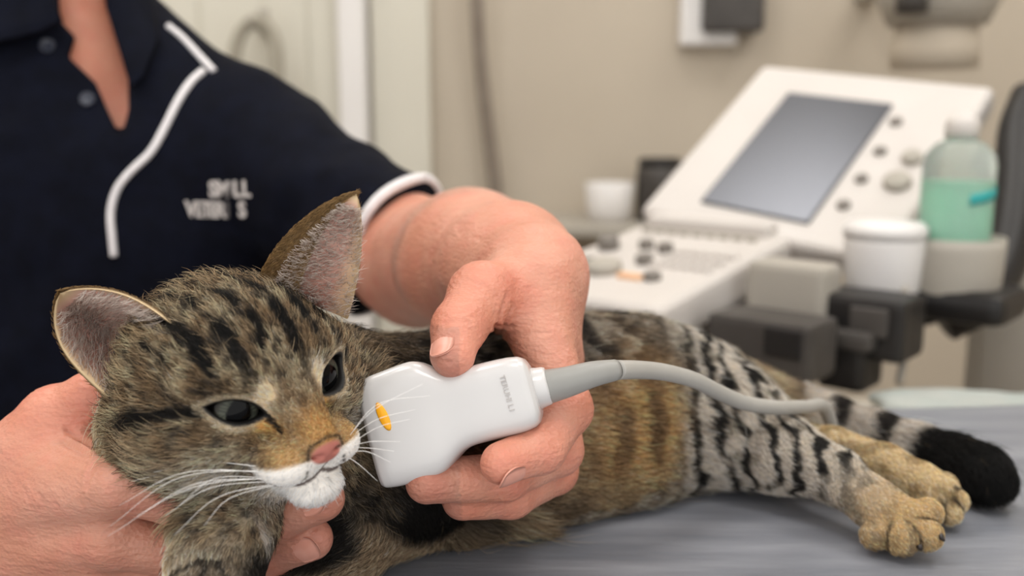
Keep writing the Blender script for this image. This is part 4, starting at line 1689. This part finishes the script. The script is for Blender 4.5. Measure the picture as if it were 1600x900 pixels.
# stations: distance along the axis (px), half height up, half height down, half depth
st = [(-22, 78, 84, .0100), (-16, 84, 88, .0122), (0, 87, 90, .0136), (40, 91, 92, .0140), (66, 93, 91, .0140), (82, 88, 86, .0138), (98, 74, 74, .0134),
      (114, 62, 63, .0134), (130, 58, 59, .0136), (150, 60, 59, .0138), (180, 60, 60, .0140), (215, 58, 60, .0140), (232, 55, 57, .0136), (240, 50, 52, .0128),
      (245, 38, 40, .0110), (247, 28, 30, .0092)]
v, f = [], []
SEG = 72
xs = np.array([s[0] for s in st], float)
tt_ = np.concatenate([np.linspace(a, b, 5, endpoint=False) for a, b in zip(xs[:-1], xs[1:])] + [[xs[-1]]])


def smooth_interp(t, k):
    y = np.array([s[k] for s in st], float)
    return np.interp(t, xs, y)


kk = np.array([.25, .5, .25])
prof = []
for k in (1, 2, 3):
    y = smooth_interp(tt_, k)
    for _ in range(6):
        y[1:-1] = y[:-2] * .25 + y[1:-1] * .5 + y[2:] * .25
    prof.append(y)
for i, t in enumerate(tt_):
    hu, hdn, hb_ = prof[0][i] / px1, prof[1][i] / px1, prof[2][i]
    ctr = A_ + ax * (t / px1)
    ee = 2 / 4.2
    for s in range(SEG):
        a = 2 * math.pi * s / SEG
        ca, sa = math.cos(a), math.sin(a)
        y = math.copysign(abs(sa) ** ee, sa)
        z = math.copysign(abs(ca) ** ee, ca)
        v.append(ctr + upv * y * (hu if y > 0 else hdn) + out * z * hb_)
nr = len(tt_)
for i in range(nr - 1):
    for s in range(SEG):
        f.append((i * SEG + s, i * SEG + (s + 1) % SEG, (i + 1) * SEG + (s + 1) % SEG, (i + 1) * SEG + s))
f.append(tuple(range(SEG))[::-1])
f.append(tuple(range((nr - 1) * SEG, nr * SEG)))
hb = mesh_obj('housing', v, f, M_PROBE, probe)
fr = np.stack([upv, out, ax], 1)


def on_probe(px, py, lift=0.0):                 # point on the broad face of the housing under a pixel
    o = P(px, py, 1.0) - CAMP
    zf_ = np.interp(((px - 596) * .975 + (664 - py) * .22), tt_, prof[2]) + lift
    d0 = ((A_ + out * zf_) - CAMP) @ out
    return CAMP + o * (d0 / (o @ out))


e_ = P(846, 607, .418)
lathe_obj('collar', B_ - ax * .0005, [(.0001, -.003), (.0092, -.003), (.0094, .0), (.0088, .0025), (.0084, .0052), (.0078, .0062), (.0001, .0062)], M_PROBE, probe, fr, 40)
mark = lathe_obj('orange_mark', on_probe(599, 651, .0002), [(.0001, -.0004), (.0021, -.0004), (.0022, .0001), (.0018, .0005), (.0001, .0005)], M_ORANGE, hb,
                 np.stack([np.cross(nrm(upv * .97 - ax * .2), out), nrm(upv * .97 - ax * .2), out], 1), 28, sx=1.0, sy=3.0)
tdir = nrm(on_probe(802, 648) - on_probe(783, 583))
tM = np.stack([tdir, np.cross(out, tdir), out], 1)
text_obj('raised_lettering', 'TERUHI L1', .0034, on_probe(792, 615, .0001), tM, M_ETCH, hb, .00025, sx=1.0, space=1.02)
bp_ = catmull([P(848, 606, .4175), P(885, 597, .4165), P(925, 585, .418), P(962, 578, .424)], 6)
srl = tube_obj('strain_relief', bp_, np.linspace(.0077, .0047, len(bp_)), M_BOOT, probe, seg=28)
lathe_obj('strain_ring', P(962, 578, .424), [(.0001, -.0003), (.0043, -.0003), (.0043, .0006), (.0001, .0006)], M_DARKG, srl, basis(nrm(bp_[-1] - bp_[-2])), 28)
cp = catmull([P(963.5, 578, .4245), P(1000, 578, .438), P(1040, 582, .455), P(1085, 594, .472), P(1125, 614, .490), P(1165, 630, .508), P(1215, 637, .530), P(1258, 636, .556), P(1290, 640, .584),
              PZ(1310, .610, .008), PZ(1302, .65, .005), PZ(1285, .70, .005), PZ(1268, .76, .005), PZ(1262, .785, .002), PZ(1258, .80, -.02), PZ(1258, .803, -.2)], 10)
tube_obj('cable', cp, np.interp(np.linspace(0, 1, len(cp)), [0, .15, 1], [.0044, .0040, .0040]), M_CABLE, probe, seg=24)

# ------------------------------------------------------------------ ultrasound machine on its cart
mach = tag(empty('ultrasound_machine', tuple(P(1250, 400, 1.25) * [1, 1, 0])), 'white ultrasound machine with a tilted dark screen and control panel', 'ultrasound machine')
TLc, TRc, BLc = P(1192, 98, 1.50), P(1556, 132, 1.285), P(1046, 336, 1.30)
ex_ = nrm(TRc - TLc)
ey_ = BLc - TLc
ey_ = ey_ - ex_ * (ey_ @ ex_)
hs = np.linalg.norm(ey_)
ey_ = nrm(ey_)
en = np.cross(ex_, ey_)
if en @ CAM_F > 0:
    en = -en
ws = np.linalg.norm(TRc - TLc)
SM = np.stack([ex_, -ey_, en], 1)


def S_(u, v_, n_=0.0):                          # point on the screen panel, u,v in 0..1 from its top-left
    return TLc + ex_ * ws * u + ey_ * hs * v_ + en * n_


scr = box_obj('screen_housing', S_(.5, .5, -.022), (ws, hs, .04), M_WHITE, mach, SM, .012, 3)
M_SCREEN = principled('dark display glass', srgb(96, 98, 104), 0.3, 0.6, 0.7)
# fit the display by the pixel corners of the dark pane
def uv_of(px, py):
    o = P(px, py, 1.0) - CAMP
    d0 = ((TLc - CAMP) @ en) / (o @ en)
    q = CAMP + o * d0 - TLc
    return (q @ ex_) / ws, (q @ ey_) / hs


ua, va = uv_of(1215, 146)
ub, vb = uv_of(1380, 160)
uc, vc = uv_of(1282, 352)
ud, vd = uv_of(1110, 320)
u0, u1, w0, w1 = (ua + ud) / 2, (ub + uc) / 2, (va + vb) / 2, (vc + vd) / 2
box_obj('display', S_((u0 + u1) / 2, (w0 + w1) / 2, -.0005), ((u1 - u0) * ws, (w1 - w0) * hs, .006), M_SCREEN, scr, SM, .002)
for (px_, py_) in ((1400, 190), (1375, 236), (1346, 279), (1318, 320)):
    u, v_ = uv_of(px_, py_)
    lathe_obj('round_button', S_(u, v_, -.001), [(.0001, -.002), (.0085, -.002), (.0085, .003), (.007, .0045), (.0001, .0045)], M_KNOB, scr, SM, 24)
for (px_, py_, r_) in ((1425, 248, .013), (1402, 285, .017)):
    u, v_ = uv_of(px_, py_)
    lathe_obj('dial', S_(u, v_, -.001), [(.0001, -.002), (r_, -.002), (r_, .006), (r_ * .8, .009), (.0001, .009)], M_GREYP, scr, SM, 28)
# control panel sloping towards the operator
fx = nrm(ex_ * [1, 1, 0])
fy = np.array([-fx[1], fx[0], 0])
if fy @ np.array([0, 1, 0]) > 0:
    fy = -fy
tilt = math.radians(9)
cy_ = fy * math.cos(tilt) - np.array([0, 0, 1]) * math.sin(tilt)
cz_ = np.cross(fx, cy_)
if cz_[2] < 0:
    cz_ = -cz_
CMx = np.stack([fx, np.cross(cz_, fx), cz_], 1)
K0 = S_(0, 1.0, -.02)
KW, KD = ws * .66, .31


def K_(u, v_, n_=0.0):
    return K0 + fx * KW * u + cy_ * KD * v_ + cz_ * n_


cpl = box_obj('control_panel', K_(.5, .5, -.03), (KW, KD, .05), M_WHITE, mach, CMx, .014, 3)
box_obj('hinge_bar', K_(.5, .03, .0), (KW * .8, .03, .024), M_WHITE, cpl, CMx, .008, 3)
for i in range(9):
    box_obj('soft_key', K_(.16 + .085 * i, .13, -.003), (.013, .010, .008), M_GREYP, cpl, CMx, .002)
for (u, v_, r_, h_) in ((.16, .42, .014, .018), (.36, .36, .010, .012), (.50, .38, .010, .012), (.52, .55, .011, .012), (.72, .72, .010, .010), (.40, .70, .022, .014), (.25, .65, .009, .01)):
    lathe_obj('knob', K_(u, v_, -.006), [(.0001, 0), (r_, 0), (r_, h_ * .8), (r_ * .8, h_), (.0001, h_)], M_KNOB if r_ < .02 else M_GREYP, cpl, CMx, 24)
M_AMBER = noisy('amber key', srgb(240, 190, 150), srgb(244, 200, 160), 50, .4)
for i in range(3):
    box_obj('amber_key', K_(.56 + .045 * i, .74, -.003), (.012, .010, .008), M_AMBER, cpl, CMx, .002)
for i in range(6):
    for j in range(3):
        box_obj('key', K_(.60 + .062 * i, .38 + .09 * j, -.003), (.010, .014, .007), M_WHITE, cpl, CMx, .002)
box_obj('cart_body', K_(.5, .35, -.22) - np.array([0, 0, .05]), (KW * .8, .26, .34), M_GREYP, mach, np.stack([fx, -fy, [0, 0, 1]], 1), .02)
cartc = K_(.5, .35, 0)
box_obj('cart_column', (cartc[0], cartc[1], .38), (.16, .14, .60), M_GREYP, mach, np.stack([fx, -fy, [0, 0, 1]], 1), .02)
box_obj('cart_base', (cartc[0], cartc[1], .06), (.42, .40, .08), M_DARKG, mach, np.stack([fx, -fy, [0, 0, 1]], 1), .02)
# black carry handle curving round the right side
hp = catmull([P(1475, 500, 1.12), P(1530, 470, 1.12), P(1572, 400, 1.15), P(1588, 300, 1.20), P(1592, 210, 1.25), P(1612, 150, 1.28)], 8)
tube_obj('carry_handle', hp, .026, M_BLACKP, mach, seg=16)
# connector housings and the grey corner block below the panel
CB = np.stack([fx, -fy, [0, 0, 1]], 1)


def dbox(name, px_, py_, d_, s_, mat, bev=.008, par=None):
    return box_obj(name, P(px_, py_, d_), s_, mat, par or mach, CB, bev)


dbox('corner_block', 1240, 452, 1.06, (.09, .05, .062), M_GREYP, .008)
c_ = dbox('connector_housing', 1205, 536, 1.00, (.115, .07, .062), M_DARKG)
dbox('latch', 1225, 536, .955, (.04, .01, .03), M_BLACKP, .003, c_)
c_ = dbox('connector_housing', 1338, 502, 1.04, (.125, .07, .066), M_BLACKP)
dbox('latch', 1358, 503, .995, (.04, .01, .03), M_DARKG, .003, c_)
dbox('cable_bracket', 1330, 560, 1.03, (.05, .06, .06), M_BLACKP)
dbox('underside_tray', 1210, 500, 1.10, (.26, .10, .02), M_DARKG, .006)
tube_obj('white_cord', catmull([P(1408, 430, 1.06), P(1416, 480, 1.04), P(1414, 545, 1.03), P(1405, 600, 1.02)], 8), .0042, M_GREYP, mach, seg=10)
# grey cup holder on a black bracket
hc_ = P(1484, 445, 1.10)
lathe_obj('cup_holder', hc_ - [0, 0, .012], [(.0001, 0), (.050, 0), (.053, .01), (.055, .055), (.055, .068), (.051, .068), (.049, .012), (.0001, .010)], M_GREYP, mach, None, 44)
dbox('holder_bracket', 1490, 468, 1.10, (.135, .11, .036), M_BLACKP, .014)
dbox('holder_arm', 1450, 440, 1.14, (.03, .05, .10), M_BLACKP, .008)
dbox('rear_cover', 1600, 440, 1.30, (.12, .1, .36), M_GREYP, .03)

# bottle with green liquid standing in the cup
bot = tag(empty('squeeze_bottle', tuple(hc_)), 'clear bottle of green liquid standing in the grey cup holder', 'bottle')
M_CLEAR = principled('clear soft plastic', srgb(232, 240, 236), 0.25, 0.5, Transmission_Weight=0.75, IOR=1.2)
M_GREEN = noisy('green liquid', srgb(96, 190, 152), srgb(112, 202, 164), 6, 0.3, 0.5)
M_TEAL = noisy('teal label', srgb(30, 150, 150), srgb(50, 165, 165), 30, .5)
zb = hc_ - [0, 0, .004]
lathe_obj('liquid', zb, [(.0001, .006), (.0345, .006), (.0365, .012), (.0365, .122), (.0001, .122)], M_GREEN, bot, None, 44)
lathe_obj('bottle_wall', zb, [(.0001, .002), (.036, .002), (.0385, .008), (.0385, .140), (.036, .152), (.026, .164), (.016, .168), (.0155, .174), (.0001, .174)], M_CLEAR, bot, None, 44)
lathe_obj('cap', zb + [0, 0, .170], [(.0001, 0), (.018, 0), (.018, .018), (.014, .024), (.006, .026), (.004, .030), (.0001, .030)], M_WHITE, bot, None, 36)
lv, lf = [], []
for j in range(2):
    for i in range(17):
        a = math.radians(-95 + i * 5.6)
        z_ = .098 + .012 * j + .010 * (i / 16)
        for rr_ in (.0388, .0394):
            lv.append(zb + [rr_ * math.cos(a), rr_ * math.sin(a), z_])
for i in range(16):
    a, b, c_, d_ = i * 2, i * 2 + 2, 34 + i * 2 + 2, 34 + i * 2
    lf += [(a + 1, b + 1, c_ + 1, d_ + 1), (a, d_, c_, b), (a, b, b + 1, a + 1), (d_, d_ + 1, c_ + 1, c_)]
mesh_obj('teal_stripe', lv, lf, M_TEAL, bot)
# white round-topped jar between the panel and the bottle
jar = tag(empty('white_tub', tuple(P(1375, 460, 1.09))), 'round white tub standing beside the grey cup holder', 'tub')
jb = P(1376, 462, 1.09)
lathe_obj('tub_wall', jb, [(.0001, 0), (.036, 0), (.040, .01), (.043, .060), (.043, .068), (.0001, .068)], M_TRIMW, jar, None, 40)
lathe_obj('lid', jb + [0, 0, .068], [(.0001, 0), (.045, 0), (.045, .010), (.040, .016), (.0001, .018)], M_TRIMW, jar, None, 40)

# ------------------------------------------------------------------ things along the wall
# side counter behind the table, with a folded cloth
M_COUNT = noisy('beige laminate', srgb(196, 186, 170), srgb(204, 194, 178), 5.0, 0.5, 0.35)
cnt = tag(empty('side_counter', (.8, 1.0, 0)), 'beige laminate counter just behind the grey table', 'counter')
box_obj('counter_top', (.80, .875, TZ - .075), (1.1, .15, .03), M_COUNT, cnt, bevel=.006)
box_obj('cabinet', (.80, .880, (TZ - .09) / 2), (1.04, .12, TZ - .09), M_COUNT, cnt, bevel=.006)
M_CLOTH = noisy('pale paper towel', srgb(176, 178, 173), srgb(166, 174, 170), 18, .9, .1, .3, 90)
clo = []
for j in range(13):
    for i in range(25):
        x, y = .36 + .30 * i / 24, .86 + .075 * j / 12
        clo.append((x, y, TZ - .0575 + .006 * float(fbm(np.array([[x, y, 0.]]), 30, 3)[0]) + .004 * math.sin(i * .5 + j)))
clo = np.array(clo)
clo[:, 2] = np.maximum(clo[:, 2], TZ - .0585)
cf = [(j * 25 + i, j * 25 + i + 1, j * 25 + i + 26, j * 25 + i + 25) for j in range(12) for i in range(24)]
o = mesh_obj('paper_towel', np.vstack([clo + [0, 0, .004], clo * [1, 1, 0] + [0, 0, TZ - .0598]]), cf + [tuple(325 + z for z in q[::-1]) for q in cf] +
             [(i + 1, i, 325 + i, 325 + i + 1) for i in range(24)] + [(300 + i, 300 + i + 1, 625 + i + 1, 625 + i) for i in range(24)] +
             [(25 * j, 25 * j + 25, 325 + 25 * j + 25, 325 + 25 * j) for j in range(12)] + [(25 * j + 49, 25 * j + 24, 325 + 25 * j + 24, 325 + 25 * j + 49) for j in range(12)], M_CLOTH)
tag(o, 'pale green crumpled paper towel lying on the beige counter', 'paper towel')

# shelf by the wall with a white tub and a dark container
sh = tag(empty('wall_shelf', tuple(P(960, 352, 2.1))), 'grey wall shelf left of the ultrasound machine', 'shelf')
sc0 = P(965, 352, 2.2)
box_obj('board', (sc0[0], Y1 - .16, sc0[2] - .01), (.36, .31, .022), M_GREYP, sh, bevel=.004)
for s in (-1, 1):
    box_obj('bracket', (sc0[0] + s * .13, Y1 - .10, sc0[2] - .06), (.02, .19, .08), M_GREYP, sh, bevel=.004)
szt = sc0[2] + .001
p_ = P(958, 345, 2.2)
tb = tag(empty('white_cup', (p_[0], Y1 - .16, szt)), 'white cup standing on the grey wall shelf', 'cup')
lathe_obj('cup_wall', (p_[0], Y1 - .16, szt), [(.0001, 0), (.045, 0), (.052, .02), (.058, .088), (.055, .09), (.048, .02), (.0001, .015)], M_TRIMW, tb, None, 36)
p_ = P(1040, 320, 2.2)
dk = tag(empty('dark_tub', (p_[0], Y1 - .15, szt)), 'dark round canister on the wall shelf, next to the machine', 'canister')
lathe_obj('canister_wall', (p_[0], Y1 - .15, szt), [(.0001, 0), (.055, 0), (.056, .11), (.050, .13), (.0001, .135)], M_DARKG, dk, None, 36)
lathe_obj('lid', (p_[0], Y1 - .15, szt + .128), [(.0001, 0), (.052, 0), (.052, .015), (.045, .02), (.0001, .02)], M_BLACKP, dk, None, 36)

# hanging grey cord
M_CORD = noisy('taupe cord', srgb(128, 117, 106), srgb(138, 127, 116), 20, .6)
o = tube_obj('hanging_cord', catmull([P(742, -160, 2.24), P(745, 0, 2.28), P(752, 110, 2.33), P(765, 220, 2.37), P(776, 320, 2.40), P(778, 440, 2.40)], 10), .0165, M_CORD, None, seg=14)
tag(o, 'taupe cord hanging down the beige wall', 'cord')
# dark box with a pale side on the wall
p_ = P(1122, 22, 2.38)
wb = tag(empty('wall_dispenser', tuple(p_)), 'dark grey wall box with a pale left side, above the machine', 'wall box')
box_obj('casing', (p_[0] + .02, Y1 - .045, p_[2] + .05), (.145, .088, .20), M_DARKG, wb, bevel=.012)
box_obj('back_plate', (p_[0] - .032, Y1 - .025, p_[2] + .04), (.14, .048, .24), M_TRIMW, wb, bevel=.01)
# grey fixture with tapered foot at the top right
p_ = P(1465, 20, 1.95)
fx_ = tag(empty('lamp_fixture', tuple(p_)), 'grey round fixture with a beige foot above the ultrasound screen', 'fixture')
lathe_obj('foot', p_ - [0, 0, .11], [(.0001, 0), (.085, 0), (.085, .04), (.075, .09), (.0001, .09)], M_WALL, fx_, None, 36)
lathe_obj('rim', p_ - [0, 0, .025], [(.0001, 0), (.095, 0), (.118, .05), (.122, .14), (.0001, .14)], M_GREYP, fx_, None, 44)
lathe_obj('grip', p_ + CAM_R * -.09 - [0, .09, .01], [(.0001, 0), (.03, 0), (.03, .05), (.0001, .05)], M_DARKG, fx_, None, 24)
box_obj('wall_arm', (p_[0], (p_[1] + Y1) / 2, p_[2] + .09), (.05, Y1 - p_[1], .04), M_GREYP, fx_, bevel=.006)
# grey loop of hose on the door
hk = P(398, 34, 2.24)
hook = tag(empty('door_hook', (hk[0], Y1 - .05, hk[2])), 'small grey hook on the pale door holding the hose loop', 'hook')
box_obj('plate', (hk[0], Y1 - .046, hk[2] + .01), (.03, .014, .06), M_GREYP, hook, bevel=.004)
tube_obj('peg', [(hk[0], Y1 - .042, hk[2] - .012), (hk[0], hk[1], hk[2] - .012), (hk[0], hk[1] - .03, hk[2] - .008), (hk[0], hk[1] - .04, hk[2] + .01)], .006, M_GREYP, hook, seg=10)
o = tube_obj('hose_loop', catmull([P(366, 120, 2.24), P(369, 72, 2.24), P(386, 40, 2.24), P(412, 36, 2.24), P(430, 66, 2.24), P(434, 120, 2.24), P(436, 190, 2.24)], 10), .0155,
             noisy('grey hose', srgb(150, 144, 130), srgb(158, 152, 138), 20, .6), None, seg=14)
tag(o, 'grey hose loop hanging on the pale door', 'hose')
